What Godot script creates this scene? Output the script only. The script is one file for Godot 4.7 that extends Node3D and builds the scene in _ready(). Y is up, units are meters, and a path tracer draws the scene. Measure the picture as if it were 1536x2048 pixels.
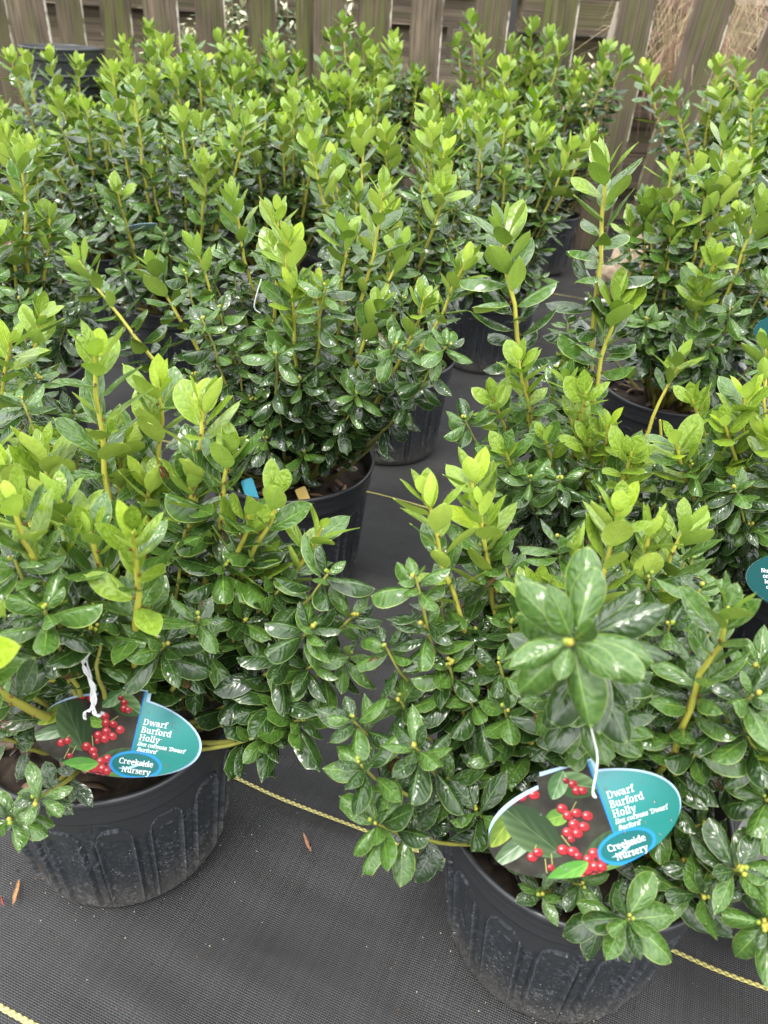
extends Node3D

# ---------------------------------------------------------------- helpers
var rng := RandomNumberGenerator.new()
var M := {}
var taken := {}
var leaf_mesh := []
var leaf_low: ArrayMesh
var leaf_mid := []
var top_mat := []
var under_mat := []
var wrinkle := FastNoiseLite.new()
var wrinkle2 := FastNoiseLite.new()
var pot_spots := []
var clear := []          # what the photograph shows unhidden: [place, radius]
var EYE := Vector3(0, 0.886, 0)


class Geo:
	var v := PackedVector3Array()
	var n := PackedVector3Array()
	var t := PackedVector2Array()
	var c := PackedColorArray()
	var i := PackedInt32Array()

	# rows of points; closed joins the last column to the first; flip turns the faces over
	func grid(rows: Array, uvs: Array = [], cols: Array = [], closed := false, flip := false) -> void:
		var b := v.size()
		var nr := rows.size()
		var nc: int = rows[0].size()
		for r in nr:
			v.append_array(rows[r])
			for k in nc:
				t.append(uvs[r][k] if uvs.size() else Vector2(float(k) / (nc - 1), float(r) / (nr - 1)))
				c.append(cols[r] if cols.size() else Color.WHITE)
				n.append(Vector3.ZERO)
		for r in nr - 1:
			for k in (nc if closed else nc - 1):
				var k2 := (k + 1) % nc
				var p := b + r * nc + k
				var q := b + r * nc + k2
				var s := b + (r + 1) * nc + k
				var u := b + (r + 1) * nc + k2
				if flip:
					tri(p, s, q)
					tri(q, s, u)
				else:
					tri(p, q, s)
					tri(q, u, s)

	func tri(a: int, b: int, d: int) -> void:
		var m := (v[d] - v[a]).cross(v[b] - v[a])
		if m.length_squared() < 1e-20:
			return
		i.append(a)
		i.append(b)
		i.append(d)
		n[a] += m
		n[b] += m
		n[d] += m

	func point(p: Vector3, uv := Vector2.ZERO, col := Color.WHITE) -> int:
		v.append(p)
		n.append(Vector3.ZERO)
		t.append(uv)
		c.append(col)
		return v.size() - 1

	# flat-faced box under a transform
	func box(x: Transform3D, s: Vector3, col := Color.WHITE) -> void:
		var h := s / 2
		for f in [[Vector3.RIGHT, Vector3.UP], [Vector3.LEFT, Vector3.UP], [Vector3.UP, Vector3.FORWARD], [Vector3.DOWN, Vector3.FORWARD], [Vector3.BACK, Vector3.UP], [Vector3.FORWARD, Vector3.UP]]:
			var a: Vector3 = f[0]
			var up: Vector3 = f[1]
			var sd := up.cross(a)
			var q := []
			for e in [[-1, -1], [1, -1], [1, 1], [-1, 1]]:
				var l := a + sd * float(e[0]) + up * float(e[1])
				q.append(point(x * (l * h), Vector2(e[0] * 0.5 + 0.5, 0.5 - e[1] * 0.5), col))
			tri(q[0], q[2], q[1])
			tri(q[0], q[3], q[2])

	func tube(pts: Array, rad: Array, cols: Array, sides := 6, capped := true) -> void:
		var rows := []
		var up := Vector3(0.31, 0.2, 0.93)
		for k in pts.size():
			var d: Vector3 = (pts[mini(k + 1, pts.size() - 1)] - pts[maxi(k - 1, 0)]).normalized()
			var a := d.cross(up)
			if a.length() < 0.1:
				a = d.cross(Vector3.RIGHT)
			a = a.normalized()
			var e := d.cross(a)
			var ring := PackedVector3Array()
			for s in sides:
				var g := TAU * s / sides
				ring.append(pts[k] + (a * cos(g) + e * sin(g)) * rad[k])
			rows.append(ring)
		var first := v.size()
		grid(rows, [], cols, true)
		if capped:
			var top := point(pts[-1] + (pts[-1] - pts[-2]).normalized() * rad[-1] * 0.6, Vector2.ZERO, cols[-1])
			var last := first + (pts.size() - 1) * sides
			for s in sides:
				tri(last + s, last + (s + 1) % sides, top)

	# a lumpy ball
	func ball(p: Vector3, r: Vector3, col: Color, rows := 5, sides := 7) -> void:
		var g := []
		for a in rows + 1:
			var ph := PI * (a + 0.02) / (rows + 0.04)
			var ring := PackedVector3Array()
			for s in sides:
				var th := TAU * s / sides
				ring.append(p + Vector3(r.x * sin(ph) * cos(th), r.y * cos(ph), r.z * sin(ph) * sin(th)))
			g.append(ring)
		var cs := []
		for a in rows + 1:
			cs.append(col)
		grid(g, [], cs, true, true)

	func arrays() -> Array:
		var nn := PackedVector3Array()
		for q in n:
			nn.append(q.normalized() if q.length_squared() > 0 else Vector3.UP)
		var a := []
		a.resize(Mesh.ARRAY_MAX)
		a[Mesh.ARRAY_VERTEX] = v
		a[Mesh.ARRAY_NORMAL] = nn
		a[Mesh.ARRAY_TEX_UV] = t
		a[Mesh.ARRAY_COLOR] = c
		a[Mesh.ARRAY_INDEX] = i
		return a

	func mesh(into: ArrayMesh = null) -> ArrayMesh:
		var m := into if into else ArrayMesh.new()
		m.add_surface_from_arrays(Mesh.PRIMITIVE_TRIANGLES, arrays())
		return m


func numbered(called: String) -> String:
	var k: int = taken.get(called, 0)
	taken[called] = k + 1
	return called if k == 0 else "%s_%03d" % [called, k]


func thing(called: String, label: String, category: String, at := Vector3.ZERO, group := "") -> Node3D:
	var o := Node3D.new()
	o.name = numbered(called)
	add_child(o)
	o.position = at
	tag(o, label, category, group)
	return o


func tag(o: Node3D, label: String, category: String, group := "") -> void:
	o.set_meta("label", label)
	o.set_meta("category", category)
	if group:
		o.set_meta("group", group)


func part(called: String, m: Mesh, mat: Material, parent: Node3D, x := Transform3D.IDENTITY) -> MeshInstance3D:
	var o := MeshInstance3D.new()
	o.name = numbered(called) if parent == self else called
	o.mesh = m
	if mat:
		o.material_override = mat
	o.transform = x
	parent.add_child(o, true)
	return o


func lin(r: float, g: float, b: float) -> Color:
	return Color(r, g, b).linear_to_srgb()


func plain(r: float, g: float, b: float, rough := 0.6, spec := 0.5) -> StandardMaterial3D:
	var m := StandardMaterial3D.new()
	m.albedo_color = lin(r, g, b)
	m.roughness = rough
	m.metallic_specular = spec
	return m


func tex(im: Image) -> ImageTexture:
	return ImageTexture.create_from_image(im)


func noise(freq: float, sd: int, oct := 4) -> FastNoiseLite:
	var f := FastNoiseLite.new()
	f.noise_type = FastNoiseLite.TYPE_SIMPLEX_SMOOTH
	f.frequency = freq
	f.seed = sd
	f.fractal_octaves = oct
	return f


# ---------------------------------------------------------------- materials
func leaf_picture(base: Color, other: Color, vein: Color, margin: Color, sd: int, scorch := false) -> ImageTexture:
	var w := 128
	var h := 256
	var im := Image.create(w, h, false, Image.FORMAT_RGB8)
	var f := noise(0.035, sd, 3)
	var f2 := noise(0.15, sd + 7, 2)
	for y in h:
		var u := float(y) / h
		for x in w:
			var s := absf(2.0 * (x + 0.5) / w - 1.0)
			var c := base.lerp(other, clampf(0.5 + f.get_noise_2d(x, y) * 0.9 + f2.get_noise_2d(x, y) * 0.3, 0, 1))
			var q := fposmod((u - 0.22 * s) * 8.0 + 0.15 * f.get_noise_2d(x * 2, y * 2), 1.0)
			var side := maxf(0.0, 1.0 - absf(q - 0.5) * 14.0) * (1.0 - s) * 0.08
			c = c.lerp(vein, side)
			var mid := 1.0 - smoothstep(0.01 + 0.022 * (1 - u), 0.035 + 0.03 * (1 - u), s)
			c = c.lerp(vein, mid * (0.9 - 0.45 * u))
			c = c.lerp(margin, smoothstep(0.945, 0.99, s) * 0.85)
			c = c.lerp(margin, smoothstep(0.95, 1.0, u) * 0.6)
			if scorch:
				var e := u - 0.80 + 0.35 * f.get_noise_2d(x * 0.6 + 50.0, y * 0.6) + 0.12 * (float(x) / w - 0.5)
				c = c.lerp(Color(0.16, 0.10, 0.025), smoothstep(-0.05, 0.0, e) * 0.8)
				c = c.lerp(Color(0.085, 0.038, 0.016), smoothstep(0.0, 0.04, e))
				var hole := f2.get_noise_2d(x * 0.7, y * 0.7 + 400.0)
				c = c.lerp(Color(0.10, 0.06, 0.02), smoothstep(0.42, 0.5, hole))
			im.set_pixel(x, y, c.linear_to_srgb())
	return tex(im)


func leaf_relief(drops: int, sd: int, veins: float) -> ImageTexture:
	var w := 160
	var h := 320
	var im := Image.create(w, h, false, Image.FORMAT_RF)
	var f := noise(0.012, sd, 1)
	var f2 := noise(0.055, sd + 3, 2)
	var f3 := noise(0.011, sd + 5, 1)
	for y in h:
		var u := float(y) / h
		for x in w:
			var s := absf(2.0 * (x + 0.5) / w - 1.0)
			var q := (u - 0.22 * s) * veins + 0.45 * f.get_noise_2d(x, y)
			var z := 0.35 + 0.20 * cos(q * TAU) * sin(PI * minf(1.0, s * 1.05)) + 0.012 * f2.get_noise_2d(x, y) + 0.35 * f3.get_noise_2d(x, y)
			z -= 0.25 * (1.0 - smoothstep(0.0, 0.09, s)) * (1.0 - 0.5 * u)
			im.set_pixel(x, y, Color(z, z, z))
	var r := RandomNumberGenerator.new()
	r.seed = sd
	for k in drops:
		var cx := r.randf_range(18, w - 18)
		var cy := r.randf_range(30, h - 30)
		var rad := r.randf_range(2.0, 7.5) if r.randf() < 0.7 else r.randf_range(7.0, 11.0)
		for y in range(int(cy - rad * 1.3), int(cy + rad * 1.3) + 1):
			for x in range(int(cx - rad), int(cx + rad) + 1):
				var d := Vector2((x - cx) / rad, (y - cy) / rad / 1.15).length()
				if d < 1.0 and x >= 0 and y >= 0 and x < w and y < h:
					var z: float = im.get_pixel(x, y).r + sqrt(1.0 - d * d) * rad * 0.05
					im.set_pixel(x, y, Color(z, z, z))
	return tex(im)


func leaf_materials() -> void:
	var L := [
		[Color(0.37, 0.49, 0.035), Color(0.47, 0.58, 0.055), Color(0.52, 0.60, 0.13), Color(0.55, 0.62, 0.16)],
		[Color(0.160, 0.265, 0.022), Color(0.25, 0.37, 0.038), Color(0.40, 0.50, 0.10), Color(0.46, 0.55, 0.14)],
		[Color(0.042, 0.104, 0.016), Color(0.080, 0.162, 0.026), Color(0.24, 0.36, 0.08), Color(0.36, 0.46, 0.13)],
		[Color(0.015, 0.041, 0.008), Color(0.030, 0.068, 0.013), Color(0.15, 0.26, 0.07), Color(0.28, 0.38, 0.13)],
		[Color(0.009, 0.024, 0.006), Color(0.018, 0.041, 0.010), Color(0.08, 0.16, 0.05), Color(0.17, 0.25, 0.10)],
	]
	var rel := [leaf_relief(0, 5, 6.0), leaf_relief(24, 11, 5.0), leaf_relief(0, 23, 5.0), leaf_relief(3, 37, 7.0)]
	for k in 5:
		var pic := leaf_picture(L[k][0], L[k][1], L[k][2], L[k][3], 40 + k)
		for b in 3:
			var m := StandardMaterial3D.new()
			m.albedo_texture = pic
			m.roughness = [0.34, 0.27, 0.23, 0.21, 0.21][k]
			m.metallic_specular = [0.46, 0.54, 0.58, 0.6, 0.6][k]
			m.heightmap_enabled = true
			m.heightmap_texture = rel[b if k < 3 else [0, 2, 3][b]]
			m.heightmap_scale = 0.085
			if k < 3:
				m.backlight_enabled = true
				m.backlight = [Color(0.85, 0.95, 0.4), Color(0.6, 0.7, 0.25), Color(0.25, 0.3, 0.1)][k]
			top_mat.append(m)
	var dry := StandardMaterial3D.new()
	dry.albedo_texture = leaf_picture(L[3][0], L[3][1], L[3][2], L[3][3], 91, true)
	dry.roughness = 0.26
	dry.heightmap_enabled = true
	dry.heightmap_texture = rel[2]
	dry.heightmap_scale = 0.12
	M.dry_leaf = dry
	var U := [
		[Color(0.51, 0.68, 0.10), Color(0.58, 0.74, 0.13), Color(0.66, 0.77, 0.24)],
		[Color(0.33, 0.50, 0.07), Color(0.39, 0.56, 0.09), Color(0.50, 0.62, 0.18)],
		[Color(0.15, 0.25, 0.05), Color(0.19, 0.30, 0.065), Color(0.31, 0.39, 0.13)],
	]
	for k in 3:
		var m := StandardMaterial3D.new()
		m.albedo_texture = leaf_picture(U[k][0], U[k][1], U[k][2], U[k][2], 70 + k)
		m.roughness = 0.5
		m.metallic_specular = 0.4
		m.heightmap_enabled = true
		m.heightmap_texture = rel[2 if k < 2 else 0]
		m.heightmap_scale = 0.05
		m.backlight_enabled = true
		m.backlight = [Color(0.56, 0.6, 0.34), Color(0.46, 0.5, 0.26), Color(0.3, 0.34, 0.14)][k]
		under_mat.append(m)


func outline(q: float, point: float) -> float:
	if q < 0.54:
		var a := pow(q / 0.54, 0.8)
		return a * (2.0 - a)
	var b := (q - 0.54) / 0.46
	return lerpf(sqrt(maxf(0.0, 1.0 - pow(b, 2.2))), 1.0 - pow(b, 1.7), point)


# one leaf, one unit long, lying along +z with its upper face to +y
func leaf_shape(width: float, bend: float, curl: float, fold: float, spines: bool, point: float, sd: int, us: Array, nv: int) -> Array:
	var r := RandomNumberGenerator.new()
	r.seed = sd
	var tops := []
	var unders := []
	var uvs := []
	var twist := r.randf_range(-0.25, 0.25)
	var wave := r.randf_range(0, TAU)
	for u in us:
		var w := 0.016
		if u > 0.06:
			var q: float = clampf((u - 0.06) / 0.93, 0, 1)
			w = width * outline(q, point)
			if spines and q > 0.6:
				w = width * lerpf(outline(q, point), 0.86 * (1.0 - smoothstep(0.86, 0.97, q)), 0.6)
			w = maxf(w, 0.014 * (1.03 - u) / 0.1 if u > 0.93 else 0.016)
		var zz: float = u * (1.0 - bend * bend * u * u / 6.0)
		var yy: float = -0.5 * bend * u * u
		var a := PackedVector3Array()
		var b := PackedVector3Array()
		var t := PackedVector2Array()
		for k in nv:
			var s := 2.0 * k / (nv - 1) - 1.0
			var h := fold * absf(s) * w - curl * pow(absf(s), 2.4) * w * 1.2 + 0.035 * sin(u * 8.0 + wave + s * 1.5) * absf(s) * w
			var x := s * w * (1.0 - 0.12 * curl * absf(s))
			var p := Vector3(x, yy + h + twist * u * x, zz)
			a.append(p)
			b.append(p - Vector3(0, 0.012 * (1.0 - pow(absf(s), 3.0)) + 0.0008, 0))
			t.append(Vector2(k / float(nv - 1), clampf(u, 0.0, 1.0)))
		tops.append(a)
		unders.append(b)
		uvs.append(t)
	return [tops, unders, uvs]


func make_leaves() -> void:
	var us := [0.0, 0.06, 0.11, 0.18, 0.28, 0.41, 0.55, 0.68, 0.79, 0.87, 0.93, 0.97, 1.0, 1.04]
	# width, bend, curl, fold: first three young and cupped, the rest older and arched
	var V := [[0.26, -0.30, 0.05, 0.30, false, 0.55], [0.295, -0.05, 0.15, 0.2, false, 0.25], [0.24, 0.25, 0.2, 0.3, false, 0.7], [0.27, 0.05, 0.3, 0.34, false, 0.4],
		[0.26, 0.45, 0.62, 0.16, false, 0.6], [0.285, 0.55, 0.75, 0.12, false, 0.3], [0.235, 0.3, 0.5, 0.30, false, 0.85], [0.275, 0.75, 0.85, 0.14, false, 0.45], [0.265, 0.4, 0.6, 0.18, true, 0.6],
		[0.23, 0.1, 0.7, 0.25, false, 0.8], [0.265, 0.9, 0.55, 0.1, false, 0.55], [0.25, -0.15, 0.45, 0.22, false, 0.7], [0.28, 0.35, 1.0, 0.1, false, 0.35]]
	for k in V.size():
		var s := leaf_shape(V[k][0], V[k][1], V[k][2], V[k][3], V[k][4], V[k][5], 100 + k, us, 5)
		var g := Geo.new()
		g.grid(s[0], s[2], [], false, false)
		var m := g.mesh()
		g = Geo.new()
		g.grid(s[1], s[2], [], false, true)
		g.mesh(m)
		leaf_mesh.append(m)
		s = leaf_shape(V[k][0], V[k][1], V[k][2], V[k][3], V[k][4], V[k][5], 100 + k, [0.0, 0.09, 0.22, 0.42, 0.62, 0.82, 0.94, 1.03], 3)
		g = Geo.new()
		g.grid(s[0], s[2], [], false, false)
		m = g.mesh()
		g = Geo.new()
		g.grid(s[1], s[2], [], false, true)
		g.mesh(m)
		leaf_mid.append(m)
	var s := leaf_shape(0.25, 0.3, 0.3, 0.16, false, 0.8, 300, [0.0, 0.1, 0.3, 0.55, 0.82, 1.02], 3)
	var g := Geo.new()
	g.grid(s[0], s[2], [], false, false)
	leaf_low = g.mesh()


# ---------------------------------------------------------------- holly shrubs
func leaf_at(list: Array, p: Vector3, dir: Vector3, out: Vector3, angle: float, size: float, tone: int, under: int, young: bool, level: float) -> void:
	var f := (dir * cos(angle) + out * sin(angle)).normalized()
	var up := (dir * sin(angle) - out * cos(angle)).normalized()
	if level > 0.0:
		var w := Vector3.UP - f * f.y
		if w.length() > 0.05:
			up = up.lerp(w.normalized(), level)
			up = (up - f * up.dot(f)).normalized()
	up = up.rotated(f, rng.randf_range(-0.3, 0.3))
	var side := up.cross(f).normalized()
	var b := Basis(side * size * rng.randf_range(0.78, 1.06), up * size, f * size)
	var kind := rng.randi_range(0, 3) if young else rng.randi_range(4, 12)
	if not young and kind == 8 and rng.randf() < 0.4:
		kind = 6
	list.append([Transform3D(b, p), kind, tone, rng.randi() % 3, under])


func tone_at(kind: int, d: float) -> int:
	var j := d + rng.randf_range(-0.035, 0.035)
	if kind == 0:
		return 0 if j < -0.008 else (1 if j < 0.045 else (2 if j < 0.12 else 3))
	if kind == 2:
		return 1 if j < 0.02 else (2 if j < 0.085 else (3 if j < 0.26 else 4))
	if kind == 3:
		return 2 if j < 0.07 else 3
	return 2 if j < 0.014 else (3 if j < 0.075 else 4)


func shoot(list: Array, base: Vector3, tip: Vector3, kind: int, size: float, fine: bool) -> ArrayMesh:
	var g := Geo.new()
	var flat := Vector3(tip.x - base.x, 0, tip.z - base.z)
	var rise := tip.y - base.y
	var c: Vector3
	if kind == 1 or kind >= 3:
		c = base + flat * 0.55 + Vector3(0, rise * 0.30, 0)
	if kind == 3:
		c = base + flat * 0.30 + Vector3(0, rise * 0.95, 0)
	elif kind == 0 or kind == 2:
		c = base + flat * 0.62 + Vector3(0, rise * 0.40, 0)
	c += Vector3(rng.randf_range(-0.025, 0.025), rng.randf_range(-0.02, 0.02), rng.randf_range(-0.025, 0.025))
	var length := base.distance_to(c) * 0.5 + c.distance_to(tip) * 0.5 + base.distance_to(tip) * 0.5
	length /= 1.0
	length *= 0.8
	var gap := size / 0.05 * 0.82
	if kind == 5:
		kind = 2
		size *= 1.45
		gap = 0.8
	var segs := 12 if fine else 7
	var pts := []
	var rad := []
	var cols := []
	var thick := (0.0050 if kind == 0 or kind == 2 else 0.0034) * (size / 0.056)
	var wood := Color(0.085, 0.058, 0.032)
	var green := Color(0.46, 0.44, 0.07) if kind == 0 or kind == 2 else Color(0.30, 0.30, 0.06)
	for k in segs + 1:
		var s := float(k) / segs
		var p := base * (1 - s) * (1 - s) + c * 2 * s * (1 - s) + tip * s * s
		if k > 0 and k < segs:
			p += Vector3(rng.randf_range(-1, 1), 0, rng.randf_range(-1, 1)) * 0.0045 * s
		pts.append(p)
		rad.append(lerpf(thick * 1.25, thick * 0.42, s))
		var d := (1 - s) * length
		cols.append(wood.lerp(green, 1.0 - smoothstep(0.10, 0.26, d) if kind == 1 else 1.0 - smoothstep(0.22, 0.40, d)))
	g.tube(pts, rad, cols, 7 if fine else 5)
	# leaves in a spiral from the tip downwards
	var turn := rng.randf_range(0, TAU)
	var d := 0.0
	var scale_by: float = [0.0, 0.85, 0.0, 1.18, 0.55][kind]
	var bare: float = [0.80, 0.46, 0.82, 0.92, 0.4][kind] * length
	var many := 0
	while d < bare:
		var s := 1.0 - d / length
		var p := base * (1 - s) * (1 - s) + c * 2 * s * (1 - s) + tip * s * s
		var dir := ((c - base) * 2 * (1 - s) + (tip - c) * 2 * s).normalized()
		var side := dir.cross(Vector3(0.3, 0.1, 0.95)).normalized()
		var out := side * cos(turn) + dir.cross(side) * sin(turn)
		var angle: float
		var sz := size
		var tone := tone_at(kind, d)
		var level := 0.0
		if kind == 0 or kind == 2:
			angle = lerpf(0.46, 1.14, clampf(d / 0.10, 0, 1)) + rng.randf_range(-0.24, 0.24)
			if many < 9:
				angle = lerpf(0.32, 1.0, many / 8.0) + rng.randf_range(-0.15, 0.15)
			sz *= lerpf(0.55, 1.0, clampf(many / 7.0, 0, 1))
			level = clampf(d / 0.3, 0.0, 0.35)
			if d > bare * 0.75:
				sz *= 0.8
		else:
			angle = lerpf(0.55, 1.5, clampf(many / 8.0, 0, 1)) + rng.randf_range(-0.2, 0.2)
			sz *= lerpf(0.55, 1.0, clampf(many / 5.0, 0, 1)) * scale_by
			level = 0.35
		sz *= rng.randf_range(0.78, 1.16)
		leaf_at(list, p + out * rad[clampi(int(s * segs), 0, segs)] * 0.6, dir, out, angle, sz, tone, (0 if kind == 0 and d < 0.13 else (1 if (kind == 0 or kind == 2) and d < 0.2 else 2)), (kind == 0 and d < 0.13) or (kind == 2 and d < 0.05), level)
		if fine and d > 0.012 and many % 2 == 0 and (kind == 0 or kind == 2):
			g.ball(p + out * rad[clampi(int(s * segs), 0, segs)] * 1.1 + dir * 0.003, Vector3(0.0015, 0.0019, 0.0015), Color(0.17, 0.075, 0.03), 3, 5)
		turn += 2.39996 + rng.randf_range(-0.38, 0.38)
		many += 1
		if kind == 0 or kind == 2:
			d += (0.0026 if many < 8 else lerpf(0.0066, 0.0078, clampf(d / 0.2, 0, 1)) * gap) * rng.randf_range(0.8, 1.2)
		else:
			d += (0.0011 if many < 9 else 0.0070) * rng.randf_range(0.7, 1.3)
	if kind == 1 or kind >= 3:
		var dd: Vector3 = (tip - c).normalized()
		for k in ((6 if rng.randf() < 0.22 else 2) if fine else 1):
			var o := Vector3(rng.randf_range(-1, 1), rng.randf_range(-0.3, 1), rng.randf_range(-1, 1)) * 0.0032
			g.ball(tip + o + dd * 0.003, Vector3.ONE * rng.randf_range(0.0016, 0.0027), Color(0.42, 0.38, 0.06) if k % 3 else Color(0.28, 0.36, 0.05), 3, 5)
	return g.mesh()


func near_score(root: Vector3, x: Transform3D) -> float:
	var mid := x * Vector3(0, 0, 0.5)
	var to := (EYE - (root + Vector3(0, 0.42, 0))).normalized()
	return (mid - Vector3(0, 0.42, 0)).dot(to) + 0.35 * mid.y + (x.basis.z.length() * 2.0)


func hides(p: Vector3, slack := 0.0) -> bool:
	for c in clear:
		var a: Vector3 = c[0]
		var d := (EYE - a).normalized()
		var s := (p - a).dot(d)
		if s > -0.01 and (p - a - d * s).length() < (c[1] as float) * (1.0 - s * 0.8) + slack:
			return true
	return false


func holly(at: Vector3, label: String, group: String, sd: int, given: Array, tall: int, low: int, top: float, size: float, fine: bool, chips: int, turn := 0.0) -> Node3D:
	rng.seed = sd
	var o := thing("potted_holly", label, "potted shrub", at, group)
	pot_spots.append(at)
	var pot := part("pot", M.pot_mesh, M.pot, o, Transform3D(Basis(Vector3.UP, turn), Vector3.ZERO))
	part("pot_rim", M.rim_mesh, M.rim, pot)
	var soil := part("soil", M.soil_mesh, M.soil, o, Transform3D(Basis(Vector3.UP, rng.randf() * TAU), Vector3(0, 0.196, 0)))
	for k in chips:
		var a := rng.randf() * TAU
		var r := 0.128 * sqrt(rng.randf())
		var b := Basis.from_euler(Vector3(rng.randf_range(-0.5, 0.5), rng.randf() * TAU, rng.randf_range(-0.5, 0.5))).scaled(Vector3.ONE * rng.randf_range(0.55, 1.2))
		part("bark_chip", M.chip_mesh[k % 3], M.chip[rng.randi() % 4], soil, Transform3D(b, Vector3(cos(a) * r, 0.009 + rng.randf() * 0.006, sin(a) * r)))
	var list := []
	var shoots := []
	for k in range(0, given.size(), 4):
		shoots.append([Vector3(given[k], given[k + 1], given[k + 2]), int(given[k + 3])])
	for k in tall:
		var a := TAU * (k + rng.randf_range(0.1, 0.9)) / maxi(tall, 1)
		var r := rng.randf_range(0.03, 0.25)
		shoots.append([Vector3(cos(a) * r, top * lerpf(rng.randf_range(0.84, 1.06), rng.randf_range(0.62, 0.85), r * 2.6), sin(a) * r), 0 if rng.randf() < 0.62 else 2])
	for k in low:
		var a := TAU * (k * 0.618 + rng.randf_range(0, 0.3))
		var y := rng.randf_range(0.27, lerpf(0.3, top, 0.80))
		var r := rng.randf_range(0.10, 0.21)
		if not hides(at + Vector3(cos(a) * r, y, sin(a) * r), 0.035):
			shoots.append([Vector3(cos(a) * r, y, sin(a) * r), 1 if rng.randf() < 0.7 else 4])
	for s in shoots:
		var tip: Vector3 = s[0]
		var spread := Vector3(tip.x, 0, tip.z)
		var base := spread.limit_length(0.05) * rng.randf_range(0.3, 0.8) + Vector3(rng.randf_range(-0.015, 0.015), 0.19, rng.randf_range(-0.015, 0.015))
		var crosses := false
		for q in 6:
			if hides(at + base.lerp(tip, 0.3 + 0.14 * q), -0.012):
				crosses = true
		if crosses:
			base += Vector3(tip.x, 0, tip.z) * 0.1
			var away := Vector3(at.x + tip.x, 0, at.z + tip.z) - Vector3(EYE.x, 0, EYE.z)
			base += away.normalized() * 0.05
		var before := list.size()
		var bm := shoot(list, base, tip, s[1], size, fine)
		var lost := 0
		for q in range(before, list.size()):
			if hides(at + list[q][0] * Vector3(0, 0, 0.55)):
				lost += 1
		if lost > 0.3 * (list.size() - before):
			list.resize(before)
			continue
		part("branch", bm, M.stem, o)
	var keyed := []
	for l in list:
		if hides(at + l[0] * Vector3(0, 0, 0.55)) or hides(at + l[0] * Vector3(0, 0, 1.0), -0.006) or hides(at + l[0] * Vector3(0, 0, 0.2), -0.006):
			continue
		keyed.append([near_score(at, l[0]), l])
	keyed.sort_custom(func(p, q): return p[0] > q[0])
	var rest := {}
	for k in keyed.size():
		var l: Array = keyed[k][1]
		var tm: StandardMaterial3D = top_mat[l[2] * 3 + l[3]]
		if l[2] >= 2 and rng.randf() < 0.012:
			tm = M.dry_leaf
		if k < 300:
			var q := MeshInstance3D.new()
			q.name = "leaf"
			q.mesh = leaf_mesh[l[1]]
			q.set_surface_override_material(0, tm)
			q.set_surface_override_material(1, under_mat[l[4]])
			q.transform = l[0]
			o.add_child(q, true)
		else:
			if not rest.has(tm):
				var st := SurfaceTool.new()
				st.begin(Mesh.PRIMITIVE_TRIANGLES)
				rest[tm] = st
			rest[tm].append_from(leaf_mid[l[1]] if fine else leaf_low, 0, l[0])
			if fine:
				var um: Material = under_mat[l[4]]
				if not rest.has(um):
					var su := SurfaceTool.new()
					su.begin(Mesh.PRIMITIVE_TRIANGLES)
					rest[um] = su
				rest[um].append_from(leaf_mid[l[1]], 1, l[0])
	if rest.size():
		var m := ArrayMesh.new()
		for tm in rest:
			rest[tm].commit(m)
			m.surface_set_material(m.get_surface_count() - 1, tm)
		var f := part("foliage", m, null, o)
		f.set_meta("kind", "stuff")
	return o


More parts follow.
